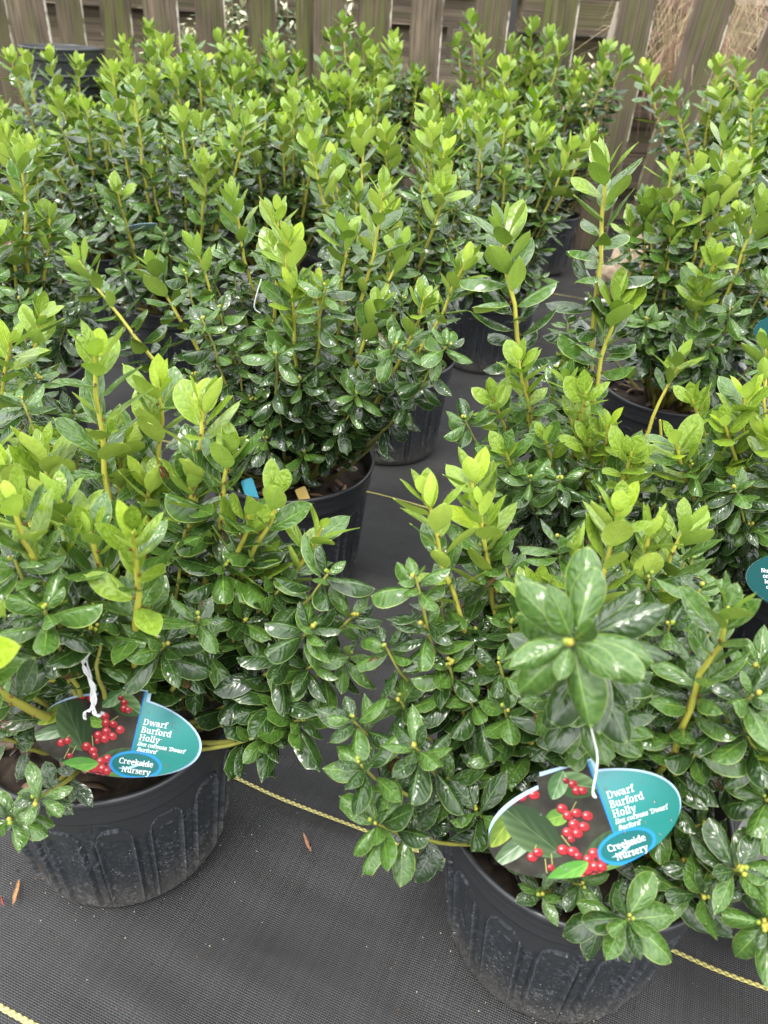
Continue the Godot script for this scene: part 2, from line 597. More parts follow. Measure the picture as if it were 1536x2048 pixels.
# ---------------------------------------------------------------- pots and soil
func make_pot() -> void:
	var sides := 840
	var H := 0.233
	var rows := []
	var uvs := []
	var hs := [0.0, 0.003, 0.008, 0.016]
	for k in 58:
		hs.append(0.024 + k * (0.194 - 0.024) / 57.0)
	for y in hs:
		var ring := PackedVector3Array()
		var t := PackedVector2Array()
		for s in sides + 1:
			var g: float = TAU * s / sides
			var q: float = y / H
			var r: float = lerpf(0.1165, 0.1375, q)
			if y < 0.01:
				r -= 0.006 * (1.0 - y / 0.01)
			# arched panels pressed into the wall: a raised outline round each
			var a := fposmod(g / TAU * 15.0, 1.0) - 0.5
			var half := 0.36
			var topy := 0.172
			var arch := 0.035
			var e := half - absf(a)
			if y > topy - arch:
				var dx := absf(a) / half
				var lim := topy - arch + arch * sqrt(maxf(0.0, 1.0 - pow(minf(dx, 1.0), 3.0)))
				e = minf(e, (lim - y) / 0.055)
			var line := exp(-pow((e - 0.03) / 0.024, 2.0)) * 0.0042 - exp(-pow((e + 0.03) / 0.022, 2.0)) * 0.0022 - 0.0012 * smoothstep(0.05, 0.10, e)
			r += line * smoothstep(0.008, 0.03, y)
			r += 0.0012 * sin(g * 2.0 + 1.0) + 0.0009 * sin(g * 5.0) * q
			ring.append(Vector3(cos(g) * r, y, sin(g) * r))
			t.append(Vector2(float(s) / sides * 3.0, 1.0 - q))
		rows.append(ring)
		uvs.append(t)
	var gm := Geo.new()
	gm.grid(rows, uvs, [], false, true)
	M.pot_mesh = gm.mesh()
	# rim: stepped collar, rolled lip, inner wall, down to below the soil
	var prof := [[0.1345, 0.190], [0.1400, 0.1935], [0.1408, 0.197], [0.1405, 0.208], [0.1418, 0.2105], [0.1425, 0.214], [0.1422, 0.222], [0.1445, 0.2245], [0.1462, 0.228], [0.1460, 0.2315], [0.1440, 0.2338], [0.1412, 0.2330], [0.1398, 0.2300], [0.1385, 0.221], [0.1362, 0.212], [0.1350, 0.190], [0.130, 0.150]]
	rows = []
	uvs = []
	for k in prof.size():
		var ring := PackedVector3Array()
		var t := PackedVector2Array()
		for s in 121:
			var g := TAU * s / 120
			var r: float = prof[k][0] + 0.0012 * sin(g * 2.0 + 1.0) + 0.0006 * sin(g * 7.0)
			ring.append(Vector3(cos(g) * r, prof[k][1] + 0.0012 * sin(g * 3.0 + 0.6), sin(g) * r))
			t.append(Vector2(s / 120.0 * 4.0, k / 16.0))
		rows.append(ring)
		uvs.append(t)
	gm = Geo.new()
	gm.grid(rows, uvs, [], false, true)
	M.rim_mesh = gm.mesh()
	# soil: a lumpy disc
	var f := noise(22.0, 3, 3)
	rows = []
	uvs = []
	for k in 13:
		var r := 0.1345 * k / 12.0 + 0.0005
		var ring := PackedVector3Array()
		var t := PackedVector2Array()
		for s in 40:
			var g := TAU * s / 40
			var p := Vector3(cos(g) * r, 0, sin(g) * r)
			p.y = 0.012 * f.get_noise_2d(p.x, p.z) + 0.008 * (1.0 - k / 12.0)
			ring.append(p)
			t.append(Vector2(p.x, p.z) * 5.0)
		rows.append(ring)
		uvs.append(t)
	gm = Geo.new()
	gm.grid(rows, uvs, [], true, true)
	M.soil_mesh = gm.mesh()
	M.chip_mesh = []
	var r := RandomNumberGenerator.new()
	r.seed = 17
	for k in 3:
		var L := [0.017, 0.012, 0.022][k] as float
		var W := [0.007, 0.008, 0.005][k] as float
		rows = []
		for a in 5:
			var z := lerpf(-L, L, a / 4.0)
			var w := W * (0.55 + 0.45 * sin(PI * (a + 0.6) / 5.2)) * r.randf_range(0.75, 1.2)
			var b := 0.0015 * sin(a * 0.9) + r.randf_range(-0.001, 0.001)
			var h := 0.0016
			rows.append(PackedVector3Array([Vector3(-w, b, z), Vector3(0, b + h, z), Vector3(w, b + 0.001, z), Vector3(0, b - h, z)]))
		gm = Geo.new()
		gm.grid(rows, [], [], true, false)
		M.chip_mesh.append(gm.mesh())


func pot_materials() -> void:
	var w := 512
	var h := 256
	var im := Image.create(w, h, false, Image.FORMAT_RGB8)
	var rough := Image.create(w, h, false, Image.FORMAT_L8)
	var f := noise(0.02, 8, 4)
	var g := noise(0.07, 9, 4)
	var r := RandomNumberGenerator.new()
	r.seed = 77
	for y in h:
		var v := float(y) / h
		for x in w:
			# wraps round: noise on a circle
			var a := TAU * x / w
			var cx := cos(a) * w / TAU
			var cz := sin(a) * w / TAU
			var n1 := f.get_noise_3d(cx, y * 1.1, cz)
			var n2 := g.get_noise_3d(cx * 1.3, y * 1.9, cz * 1.3)
			var n3 := g.get_noise_3d(cx * 4.0, y * 4.2 + 300.0, cz * 4.0)
			var c := Color(0.021, 0.024, 0.028)
			var scuff := smoothstep(-0.05, 0.4, n1) * smoothstep(-0.05, 0.4, n2 + 0.35 * n3)
			c = c.lerp(Color(0.105, 0.122, 0.145), scuff * 0.62)
			c = c.lerp(Color(0.055, 0.06, 0.066), smoothstep(-0.1, 0.5, n2) * 0.5)
			var pa := absf(fposmod(x * 5.0 / w, 1.0) - 0.5)
			var pe := 0.36 - pa
			var py := (1.0 - v) * 0.233
			if py > 0.137:
				pe = minf(pe, (0.137 + 0.035 * sqrt(maxf(0.0, 1.0 - pow(minf(pa / 0.36, 1.0), 3.0))) - py) / 0.055)
			var wear := exp(-pow((pe - 0.03) / 0.03, 2.0)) * smoothstep(-0.7, 0.3, n2) * (1.0 if py < 0.19 else 0.0)
			c = c.lerp(Color(0.14, 0.152, 0.172), wear * 0.34)
			var dust := smoothstep(0.62, 1.0, v + 0.12 * n1) * (0.5 + 0.5 * n2)
			c = c.lerp(Color(0.17, 0.15, 0.125), clampf(dust, 0, 1) * 0.6)
			im.set_pixel(x, y, c.linear_to_srgb())
			var q := clampf(0.42 + scuff * 0.25 + dust * 0.3 + n3 * 0.08, 0, 1)
			rough.set_pixel(x, y, Color(q, q, q))
	for k in 620:
		var y := int(h * (1.0 - pow(r.randf(), 1.7)))
		var x := r.randi() % w
		var s := r.randf_range(0.2, 0.55)
		var c := Color(s, s * 0.9, s * 0.74)
		for e in (1 if r.randf() < 0.7 else 3):
			im.set_pixel((x + e % 2) % w, clampi(y + e / 2, 0, h - 1), c.linear_to_srgb())
	var m := StandardMaterial3D.new()
	m.albedo_texture = tex(im)
	m.roughness_texture = tex(rough)
	m.roughness = 1.0
	m.metallic_specular = 0.5
	M.pot = m
	var ri := StandardMaterial3D.new()
	ri.albedo_color = lin(0.026, 0.028, 0.031)
	ri.roughness = 0.34
	ri.metallic_specular = 0.55
	M.rim = ri
	# soil
	var si := Image.create(128, 128, false, Image.FORMAT_RGB8)
	var sn := noise(0.12, 31, 4)
	for y in 128:
		for x in 128:
			var q := 0.5 + 0.5 * sn.get_noise_2d(x, y)
			si.set_pixel(x, y, Color(0.018, 0.012, 0.008).lerp(Color(0.075, 0.05, 0.032), q * q).linear_to_srgb())
	var so := StandardMaterial3D.new()
	so.albedo_texture = tex(si)
	so.roughness = 0.85
	M.soil = so
	M.chip = [plain(0.09, 0.055, 0.033, 0.6), plain(0.19, 0.11, 0.065, 0.65), plain(0.36, 0.23, 0.15, 0.7), plain(0.04, 0.027, 0.02, 0.5)]
	var st := StandardMaterial3D.new()
	st.vertex_color_use_as_albedo = true
	st.roughness = 0.45
	M.stem = st


# ---------------------------------------------------------------- ground
const STRIPE := Vector2(0.9385, 0.3453)      # direction of the woven yellow lines on the ground


const STANDS := [Vector2(-0.298, -0.604), Vector2(0.222, -0.512), Vector2(-0.167, -1.175), Vector2(-0.005, -1.692), Vector2(0.615, -1.598), Vector2(0.274, -2.288), Vector2(0.33, -1.03), Vector2(0.60, -0.50)]


func ground_y(x: float, z: float) -> float:
	var a := x * STRIPE.x + z * STRIPE.y
	var b := -x * STRIPE.y + z * STRIPE.x
	var y := 0.0095 * wrinkle.get_noise_2d(a * 1.2, b * 6.0) + 0.0050 * wrinkle2.get_noise_2d(a * 2.2, b * 19.0) - 0.008
	y = minf(y, -0.0008)
	for p in STANDS:                            # the pots press the cloth flat
		y = lerpf(-0.0012, y, smoothstep(0.115, 0.20, Vector2(x - p.x, z - p.y).length()))
	return y


func ground() -> void:
	var xs := []
	var zs := []
	var x := -2.4
	for q in [-60.0, -20.0, -6.0, -3.4]:
		xs.append(q)
	while x < 2.5:
		xs.append(x)
		x += 0.0125 if x > -0.75 and x < 0.75 else 0.03
	for q in [3.5, 6.0, 20.0, 60.0]:
		xs.append(q)
	for q in [60.0, 20.0, 5.0, 1.0]:
		zs.append(q)
	var z := 0.3
	while z > -4.9:
		zs.append(z)
		z -= 0.0125 if z > -1.6 else 0.03
	for q in [-7.0, -15.0, -30.0, -60.0]:
		zs.append(q)
	var rows := []
	var uvs := []
	for zz in zs:
		var ring := PackedVector3Array()
		var t := PackedVector2Array()
		for xx in xs:
			ring.append(Vector3(xx, ground_y(xx, zz), zz))
			t.append(Vector2(xx * STRIPE.x + zz * STRIPE.y, -xx * STRIPE.y + zz * STRIPE.x) / 0.15)
		rows.append(ring)
		uvs.append(t)
	var g := Geo.new()
	g.grid(rows, uvs, [], false, true)
	# woven ground cloth: flat tapes over and under
	var n := 1024
	var cells := 64
	var tr := RandomNumberGenerator.new()
	tr.seed = 8
	var warp := []
	var weft := []
	for k in cells:
		warp.append(tr.randf_range(0.72, 1.28))
		weft.append(tr.randf_range(0.78, 1.22))
	var hi := Image.create(n, n, false, Image.FORMAT_RF)
	var al := Image.create(n, n, false, Image.FORMAT_RGB8)
	var f := noise(0.06, 51, 3)
	for py in n:
		for px in n:
			var u := float(px) / n * cells
			var v := float(py) / n * cells
			var cu := int(u)
			var cv := int(v)
			var fu := u - cu - 0.5
			var fv := v - cv - 0.5
			var over := (cu + cv) % 2 == 0
			var hgt := (cos(fu * PI) * (1.0 - 4.0 * pow(absf(fv), 3.0) * 2.0)) if over else (cos(fv * PI) * (1.0 - 4.0 * pow(absf(fu), 3.0) * 2.0)) * 0.8
			hi.set_pixel(px, py, Color(clampf(hgt, 0, 1), 0, 0))
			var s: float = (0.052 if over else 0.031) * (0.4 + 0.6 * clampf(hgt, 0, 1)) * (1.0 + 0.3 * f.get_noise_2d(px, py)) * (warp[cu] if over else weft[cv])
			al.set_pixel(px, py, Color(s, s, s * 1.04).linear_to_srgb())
	var m := StandardMaterial3D.new()
	m.albedo_texture = tex(al)
	m.heightmap_enabled = true
	m.heightmap_texture = tex(hi)
	m.heightmap_scale = 0.085
	m.roughness = 0.38
	m.metallic_specular = 0.55
	# worn and dusty areas, larger than the weave
	m.detail_enabled = true
	m.detail_blend_mode = BaseMaterial3D.BLEND_MODE_ADD
	m.detail_uv_layer = BaseMaterial3D.DETAIL_UV_1
	m.detail_enabled = false
	var o := part("ground", g.mesh(), m, self)
	o.set_meta("kind", "structure")
	# yellow lines woven into the cloth
	var yi := Image.create(32, 32, false, Image.FORMAT_RGB8)
	for py in 32:
		for px in 32:
			var on := (px / 8 + py / 16) % 2 == 0
			var c := Color(0.62, 0.55, 0.17) if on else Color(0.24, 0.22, 0.09)
			if py < 3 or py > 28:
				c = Color(0.50, 0.44, 0.13) if px % 16 < 8 else Color(0.03, 0.03, 0.03)
			yi.set_pixel(px, py, c.linear_to_srgb())
	var ym := StandardMaterial3D.new()
	ym.albedo_texture = tex(yi)
	ym.roughness = 0.5
	for k in [-0.233, -0.581, -1.364, -3.1]:
		var org := Vector2(-STRIPE.y, STRIPE.x) * (k as float)
		var a := -2.2
		rows = []
		uvs = []
		while a < 2.3:
			var c := org + STRIPE * a
			var side := Vector2(-STRIPE.y, STRIPE.x) * 0.0029
			var r := PackedVector3Array()
			var t := PackedVector2Array()
			for e in 3:
				var q := c + side * (e - 1.0)
				r.append(Vector3(q.x, ground_y(q.x, q.y) + 0.0012 + (0.0008 if e == 1 else 0.0), q.y))
				t.append(Vector2(a / 0.016, e / 2.0))
			rows.append(r)
			uvs.append(t)
			a += 0.0125
		g = Geo.new()
		g.grid(rows, uvs, [], false, true)
		part("yellow_line", g.mesh(), ym, o)
	# specks of grit and perlite on the cloth
	var sp := Geo.new()
	sp.ball(Vector3.ZERO, Vector3(0.0012, 0.0008, 0.0010), Color.WHITE, 3, 5)
	var mm := MultiMesh.new()
	mm.transform_format = MultiMesh.TRANSFORM_3D
	mm.use_colors = true
	mm.mesh = sp.mesh()
	mm.instance_count = 900
	rng.seed = 404
	for k in 900:
		var p: Vector3
		if k < 560:
			var c := Vector2(-0.298, -0.604) if k % 2 else Vector2(0.222, -0.512)
			var a := rng.randf() * TAU
			var d := 0.112 + 0.13 * pow(rng.randf(), 2.5)
			p = Vector3(c.x + cos(a) * d, 0, c.y + sin(a) * d)
		else:
			p = Vector3(rng.randf_range(-0.6, 0.6), 0, rng.randf_range(-1.8, -0.25))
		p.y = ground_y(p.x, p.z) + 0.0006
		mm.set_instance_transform(k, Transform3D(Basis(Vector3.UP, rng.randf() * TAU).scaled(Vector3.ONE * rng.randf_range(0.3, 1.05)), p))
		var s := rng.randf()
		mm.set_instance_color(k, Color(0.36, 0.32, 0.25) if s < 0.32 else (Color(0.16, 0.09, 0.05) if s < 0.75 else Color(0.02, 0.018, 0.015)))
	var grit := MultiMeshInstance3D.new()
	grit.name = "grit"
	grit.multimesh = mm
	var gm := StandardMaterial3D.new()
	gm.vertex_color_use_as_albedo = true
	gm.roughness = 0.8
	grit.material_override = gm
	grit.set_meta("kind", "stuff")
	grit.set_meta("label", "specks of grit and perlite strewn over the woven ground cloth")
	grit.set_meta("category", "grit")
	add_child(grit)


func dead_leaf(at: Vector3, turn: float, length: float, col: Color, label: String) -> void:
	var rows := []
	for a in 9:
		var u := a / 8.0
		var w := length * 0.10 * pow(sin(PI * clampf(u, 0.03, 0.97)), 0.8)
		var z := (u - 0.5) * length
		var y := 0.003 + 0.004 * u * u
		rows.append(PackedVector3Array([Vector3(-w, y + 0.002, z), Vector3(0, y, z), Vector3(w, y + 0.0025, z), Vector3(0, y - 0.0008, z)]))
	var g := Geo.new()
	g.grid(rows, [], [], true, false)
	var m := StandardMaterial3D.new()
	var nt := NoiseTexture2D.new()
	nt.width = 64
	nt.height = 64
	nt.noise = noise(0.08, int(length * 1000), 3)
	var ramp := Gradient.new()
	ramp.set_color(0, (col * 0.45).linear_to_srgb())
	ramp.set_color(1, col.linear_to_srgb())
	nt.color_ramp = ramp
	m.albedo_texture = nt
	m.roughness = 0.6
	var o := part("fallen_leaf", g.mesh(), m, self, Transform3D(Basis(Vector3.UP, turn), at))
	tag(o, label, "leaf", "dry leaves lying on the ground cloth")


# ---------------------------------------------------------------- plant labels
func blot(im: Image, c: Vector2, rx: float, ry: float, ang: float, col: Color, shine: Color, rim := 0.0) -> void:
	var R := int(maxf(rx, ry)) + 2
	var ca := cos(ang)
	var sa := sin(ang)
	for y in range(maxi(0, int(c.y) - R), mini(im.get_height(), int(c.y) + R + 1)):
		for x in range(maxi(0, int(c.x) - R), mini(im.get_width(), int(c.x) + R + 1)):
			var d := Vector2(x, y) - c
			var p := Vector2((d.x * ca + d.y * sa) / rx, (-d.x * sa + d.y * ca) / ry)
			var l := p.length()
			if l < 1.0 and l > rim:
				var k := clampf(1.0 - (p - Vector2(-0.3, -0.35)).length() * 1.5, 0, 1)
				var q := col.lerp(shine, k * 0.8)
				im.set_pixel(x, y, q if l < 0.93 else im.get_pixel(x, y).lerp(q, (1.0 - l) / 0.07))


func leaf_blot(im: Image, a: Vector2, b: Vector2, w: float, col: Color, light: Color) -> void:
	var d := b - a
	var L := d.length()
	var n := d / L
	var s := Vector2(-n.y, n.x)
	var lo := Vector2(minf(a.x, b.x) - w, minf(a.y, b.y) - w)
	var hi := Vector2(maxf(a.x, b.x) + w, maxf(a.y, b.y) + w)
	for y in range(maxi(0, int(lo.y)), mini(im.get_height(), int(hi.y))):
		for x in range(maxi(0, int(lo.x)), mini(im.get_width(), int(hi.x))):
			var p := Vector2(x, y) - a
			var u := p.dot(n) / L
			var v := p.dot(s)
			if u <= 0.0 or u >= 1.0:
				continue
			var e := w * pow(sin(PI * u), 0.65)
			if absf(v) < e:
				var c := col.lerp(light, clampf(0.25 + 0.5 * v / e + 0.25 * sin(u * 20.0 + absf(v) * 0.25) * 0.5, 0, 1))
				if absf(v) < 1.4:
					c = c.lerp(light, 0.7)
				im.set_pixel(x, y, c)


func tag_picture(sd: int) -> ImageTexture:
	# the print on the card: holly leaves and red berries on the left, a teal panel on the right
	var w := 640
	var h := 360
	var im := Image.create(w, h, false, Image.FORMAT_RGB8)
	var f := noise(0.012, sd, 3)
	for y in h:
		for x in w:
			var n := 0.5 + 0.5 * f.get_noise_2d(x, y)
			var c: Color
			if x < 392 + (y - 180) * 0.06:
				c = Color(0.13, 0.12, 0.10).lerp(Color(0.27, 0.27, 0.22), n)
				c = c.lerp(Color(0.52, 0.48, 0.50), smoothstep(0.55, 1.0, n) * smoothstep(150, 20, x) * 0.9)
			else:
				var t := clampf((y - 40.0) / 200.0, 0, 1)
				c = Color(0.47, 0.72, 0.74).lerp(Color(0.10, 0.53, 0.51), t).lerp(Color(0.09, 0.47, 0.43), clampf((x - 420.0) / 220.0, 0, 1) * 0.6)
			im.set_pixel(x, y, c)
	var dk := Color(0.17, 0.26, 0.14)
	leaf_blot(im, Vector2(10, 190), Vector2(130, 90), 34, Color(0.35, 0.45, 0.16), Color(0.66, 0.74, 0.30))
	leaf_blot(im, Vector2(0, 245), Vector2(180, 170), 28, Color(0.32, 0.42, 0.28), Color(0.78, 0.84, 0.74))
	leaf_blot(im, Vector2(395, 100), Vector2(250, 40), 40, Color(0.2, 0.33, 0.16), Color(0.62, 0.74, 0.52))
	leaf_blot(im, Vector2(240, 95), Vector2(300, 20), 30, Color(0.3, 0.46, 0.26), Color(0.72, 0.82, 0.66))
	leaf_blot(im, Vector2(395, 230), Vector2(260, 330), 30, Color(0.12, 0.22, 0.12), Color(0.3, 0.42, 0.26))
	leaf_blot(im, Vector2(400, 330), Vector2(300, 350), 18, Color(0.28, 0.45, 0.2), Color(0.45, 0.6, 0.3))
	leaf_blot(im, Vector2(200, 150), Vector2(280, 150), 26, Color(0.35, 0.52, 0.2), Color(0.6, 0.74, 0.32))
	leaf_blot(im, Vector2(78, 78), Vector2(222, 262), 62, dk, Color(0.40, 0.50, 0.33))
	leaf_blot(im, Vector2(95, 360), Vector2(150, 300), 28, Color(0.2, 0.25, 0.18), Color(0.34, 0.4, 0.3))
	for s in [[150, 215, 132, 240], [165, 260, 158, 300], [188, 250, 180, 290], [270, 160, 310, 120], [235, 205, 250, 240]]:
		for k in 30:
			var p := Vector2(s[0], s[1]).lerp(Vector2(s[2], s[3]), k / 29.0)
			im.fill_rect(Rect2i(int(p.x), int(p.y), 3, 2), Color(0.72, 0.70, 0.38))
	var red := Color(0.70, 0.17, 0.21)
	var pink := Color(1.0, 0.50, 0.50)
	for b in [[148, 62, 21], [172, 44, 17], [188, 66, 22], [116, 70, 15], [262, 128, 20], [274, 152, 20], [302, 152, 19], [332, 168, 21], [284, 182, 22], [312, 196, 20], [258, 200, 21], [286, 210, 20], [262, 222, 14], [318, 66, 17], [324, 88, 19], [342, 92, 17], [300, 50, 12], [128, 246, 19], [150, 236, 18], [228, 246, 22], [256, 258, 21], [268, 274, 16], [176, 288, 14], [318, 278, 22], [296, 292, 21], [338, 302, 19], [352, 296, 16], [310, 316, 22], [282, 318, 21], [330, 322, 18], [262, 340, 17], [300, 346, 18], [320, 345, 16]]:
		blot(im, Vector2(b[0] - 1.0, b[1] + 2.5), b[2] * 0.88, b[2] * 0.74, 0.35, Color(0.33, 0.04, 0.06), Color(0.33, 0.04, 0.06))
		blot(im, Vector2(b[0], b[1]), b[2] * 0.84, b[2] * 0.70, 0.35, red.darkened(0.12 if b[2] < 17 else 0.0), pink)
		blot(im, Vector2(b[0] - 5.0, b[1] - 4.0), b[2] * 0.2, b[2] * 0.13, 0.35, Color(1, 0.82, 0.8), Color(1, 0.9, 0.9))
		im.fill_rect(Rect2i(int(b[0] + b[2] * 0.35), int(b[1] + b[2] * 0.2), 3, 3), Color(0.22, 0.04, 0.05))
	leaf_blot(im, Vector2(140, 335), Vector2(292, 300), 30, Color(0.33, 0.58, 0.22), Color(0.55, 0.76, 0.36))
	# blue border between photograph and panel, and the oval badge
	for y in h:
		im.fill_rect(Rect2i(int(392 + (y - 180) * 0.06), y, 5, 1), Color(0.16, 0.55, 0.86))
	blot(im, Vector2(424, 284), 100, 52, -0.05, Color(0.13, 0.58, 0.86), Color(0.2, 0.62, 0.88))
	blot(im, Vector2(424, 284), 89, 42, -0.05, Color(0.06, 0.43, 0.43), Color(0.06, 0.45, 0.45))
	for k in 70:
		var t := k / 69.0
		blot(im, Vector2(372 + t * 96, 303 - t * 28 + 5.0 * sin(t * 6.0)), 5, 1.2 + 4.0 * sin(PI * t), -0.2, Color(0.70, 0.86, 0.95), Color(0.8, 0.92, 1.0))
	return tex(im)


# outline of the card in its own plane: an oval with a square tab at the top
func tag_outline(flip := 1.0) -> PackedVector2Array:
	var p := PackedVector2Array()
	for k in 72:
		var a := TAU * k / 72.0
		var q := Vector2(cos(a) * 0.079, sin(a) * 0.0365)
		if q.y > 0 and q.x > -0.027 and q.x < 0.019:
			continue
		if q.y > 0 and q.x < -0.027 and p.size() and p[p.size() - 1].x > 0.0:
			p.append(Vector2(0.0195, 0.0350))
			p.append(Vector2(0.0185, 0.0450))
			p.append(Vector2(-0.0272, 0.0430))
			p.append(Vector2(-0.0278, 0.0345))
		p.append(q)
	if flip < 0:
		var r := PackedVector2Array()
		for q in p:
			r.append(Vector2(-q.x, q.y))
		r.reverse()
		return r
	return p


# a thin card with faces front and back and a rim, gently bowed
func card(outline: PackedVector2Array, thick: float, bow: float) -> ArrayMesh:
	var tri := Geometry2D.triangulate_polygon(outline)
	var m := ArrayMesh.new()
	var front := Geo.new()
	var rest := Geo.new()
	# rings towards the middle, so that the bow reads as a curve
	var mid := Vector2(-0.002, 0.002)
	var rows := []
	var uvs := []
	var backs := []
	for k in 6:
		var s := k / 5.0
		var a := PackedVector3Array()
		var b := PackedVector3Array()
		var t := PackedVector2Array()
		for q in outline:
			var p := mid.lerp(q, s)
			var z := -bow * p.x * p.x * 40.0
			a.append(Vector3(p.x, p.y, z + thick * 0.5))
			b.append(Vector3(p.x, p.y, z - thick * 0.5))
			t.append(Vector2((p.x + 0.08) / 0.16, (0.048 - p.y) / 0.09))
		rows.append(a)
		backs.append(b)
		uvs.append(t)
	front.grid(rows, uvs, [], true, true)
	front.mesh(m)
	rest.grid(backs, uvs, [], true, false)
	rest.grid([rows[5], backs[5]], [uvs[5], uvs[5]], [], true, true)
	rest.mesh(m)
	return m


func lettering(words: String, font: Font, px: float, at: Vector2, parent: Node3D, mat: Material, lean := 0.0, angle := 0.0, bow := 0.0, lift := 0.0007) -> void:
	var t := TextMesh.new()
	t.text = words
	t.font = font
	t.font_size = 48
	t.pixel_size = px / 48.0
	t.depth = 0.0003
	t.curve_step = 2.0
	t.horizontal_alignment = HORIZONTAL_ALIGNMENT_LEFT
	var m := ArrayMesh.new()
	for s in t.get_surface_count():
		var a := t.surface_get_arrays(s)
		var v: PackedVector3Array = a[Mesh.ARRAY_VERTEX]
		for k in v.size():
			var p := Vector2(v[k].x + lean * v[k].y, v[k].y).rotated(angle) + at
			v[k] = Vector3(p.x, p.y, v[k].z + lift - bow * p.x * p.x * 40.0)
		a[Mesh.ARRAY_VERTEX] = v
		m.add_surface_from_arrays(Mesh.PRIMITIVE_TRIANGLES, a)
	part("lettering", m, mat, parent)


func string_tube(called: String, pts: Array, parent: Node3D, r := 0.0012, twisted := false) -> void:
	var g := Geo.new()
	var fine := []
	for k in pts.size() - 1:
		for s in 5:
			var p0: Vector3 = pts[maxi(k - 1, 0)]
			fine.append((pts[k] as Vector3).cubic_interpolate(pts[k + 1], p0, pts[mini(k + 2, pts.size() - 1)], s / 5.0))
	fine.append(pts[-1])
	for strand in (2 if twisted else 1):
		var q := []
		var rad := []
		var cols := []
		for k in fine.size():
			var o := Vector3.ZERO
			if twisted:
				var a := k * 0.95 + PI * strand
				o = Vector3(cos(a), 0.3 * sin(a), sin(a)) * r * 1.15
			q.append(fine[k] + o)
			rad.append(r * (1.0 + (0.35 * sin(k * 1.7) if twisted else 0.0)))
			cols.append(Color.WHITE)
		g.tube(q, rad, cols, 6)
	part(called, g.mesh(), M.white, parent)


func hang_tag(at: Vector3, basis: Basis, label: String, pic: ImageTexture, hole: Vector3, stem: Vector3, twisted: bool) -> void:
	var o := thing("plant_tag", label, "plant tag", at, "oval holly tags hung on the front shrubs")
	var bow := 0.035
	var fm := StandardMaterial3D.new()
	fm.albedo_texture = pic
	fm.albedo_color = lin(0.66, 0.66, 0.66)
	fm.roughness = 0.5
	fm.metallic_specular = 0.3
	var sheet := part("front_sheet", card(tag_outline(), 0.0006, bow), null, o, Transform3D(basis, Vector3.ZERO))
	sheet.set_surface_override_material(0, fm)
	sheet.set_surface_override_material(1, M.card_edge)
	var back := part("back_sheet", card(tag_outline(), 0.0006, bow), null, o, Transform3D(basis * Basis(Vector3(0, 0, 1), -0.035) * Basis(Vector3(1, 0, 0), 0.05), basis * Vector3(0.002, 0.0022, -0.0028)))
	back.set_surface_override_material(0, M.card_back)
	back.set_surface_override_material(1, M.card_edge)
	var serif := M.serif as Font
	var bold := M.serif_bold as Font
	lettering("Dwarf", bold, 0.0076, Vector2(0.0225, 0.0165), sheet, M.ink, 0, 0, bow)
	lettering("Burford", bold, 0.0076, Vector2(0.0225, 0.0092), sheet, M.ink, 0, 0, bow)
	lettering("Holly", bold, 0.0076, Vector2(0.0225, 0.0019), sheet, M.ink, 0, 0, bow)
	lettering("Ilex cornuta 'Dwarf", serif, 0.0046, Vector2(0.0228, -0.0040), sheet, M.ink, 0.25, 0, bow)
	lettering("Burford'", serif, 0.0046, Vector2(0.0238, -0.0090), sheet, M.ink, 0.25, 0, bow)
	lettering("Creekside", bold, 0.0068, Vector2(0.0105, -0.0215), sheet, M.ink, 0, 0.03, bow)
	lettering("Nursery", bold, 0.0068, Vector2(0.0150, -0.0287), sheet, M.ink, 0, 0.03, bow)
	# beads of water on the card
	var g := Geo.new()
	var r := RandomNumberGenerator.new()
	r.seed = int(at.x * 10000.0)
	for k in 26:
		var p := Vector2(r.randf_range(-0.05, 0.07), r.randf_range(-0.03, 0.03))
		if k > 7:
			p.x = r.randf_range(0.024, 0.068)
		if (p / Vector2(0.074, 0.035)).length() > 1.0:
			continue
		var s := r.randf_range(0.0006, 0.0016)
		g.ball(Vector3(p.x, p.y, 0.0003 - bow * p.x * p.x * 40.0), Vector3(s, s * 1.2, s * 0.45), Color.WHITE, 5, 9)
	part("water_drops", g.mesh(), M.water, sheet).set_meta("kind", "stuff")
	# string from the hole up to the stem
	var h := hole - at
	var s := stem - at
	var loop := [h + Vector3(0.004, -0.004, -0.004), h + Vector3(0.0035, 0.0, 0.003), h + Vector3(0.0, 0.006, 0.003), h.lerp(s, 0.4) + Vector3(0.004, 0, 0.003), h.lerp(s, 0.75) + Vector3(-0.002, 0, 0.003), s + Vector3(0, -0.004, 0.006), s + Vector3(-0.007, 0.0, 0.002), s + Vector3(-0.003, 0.006, -0.005), s + Vector3(0.006, 0.004, 0.0), s + Vector3(0.003, -0.004, 0.006)]
	string_tube("string", loop, o, 0.0009 if not twisted else 0.0010, twisted)
	if twisted:
		string_tube("string", [h + Vector3(-0.010, -0.006, 0.003), h + Vector3(-0.008, 0.004, 0.004), h + Vector3(-0.001, 0.010, 0.003), h.lerp(s, 0.45), s], o, 0.0009, true)


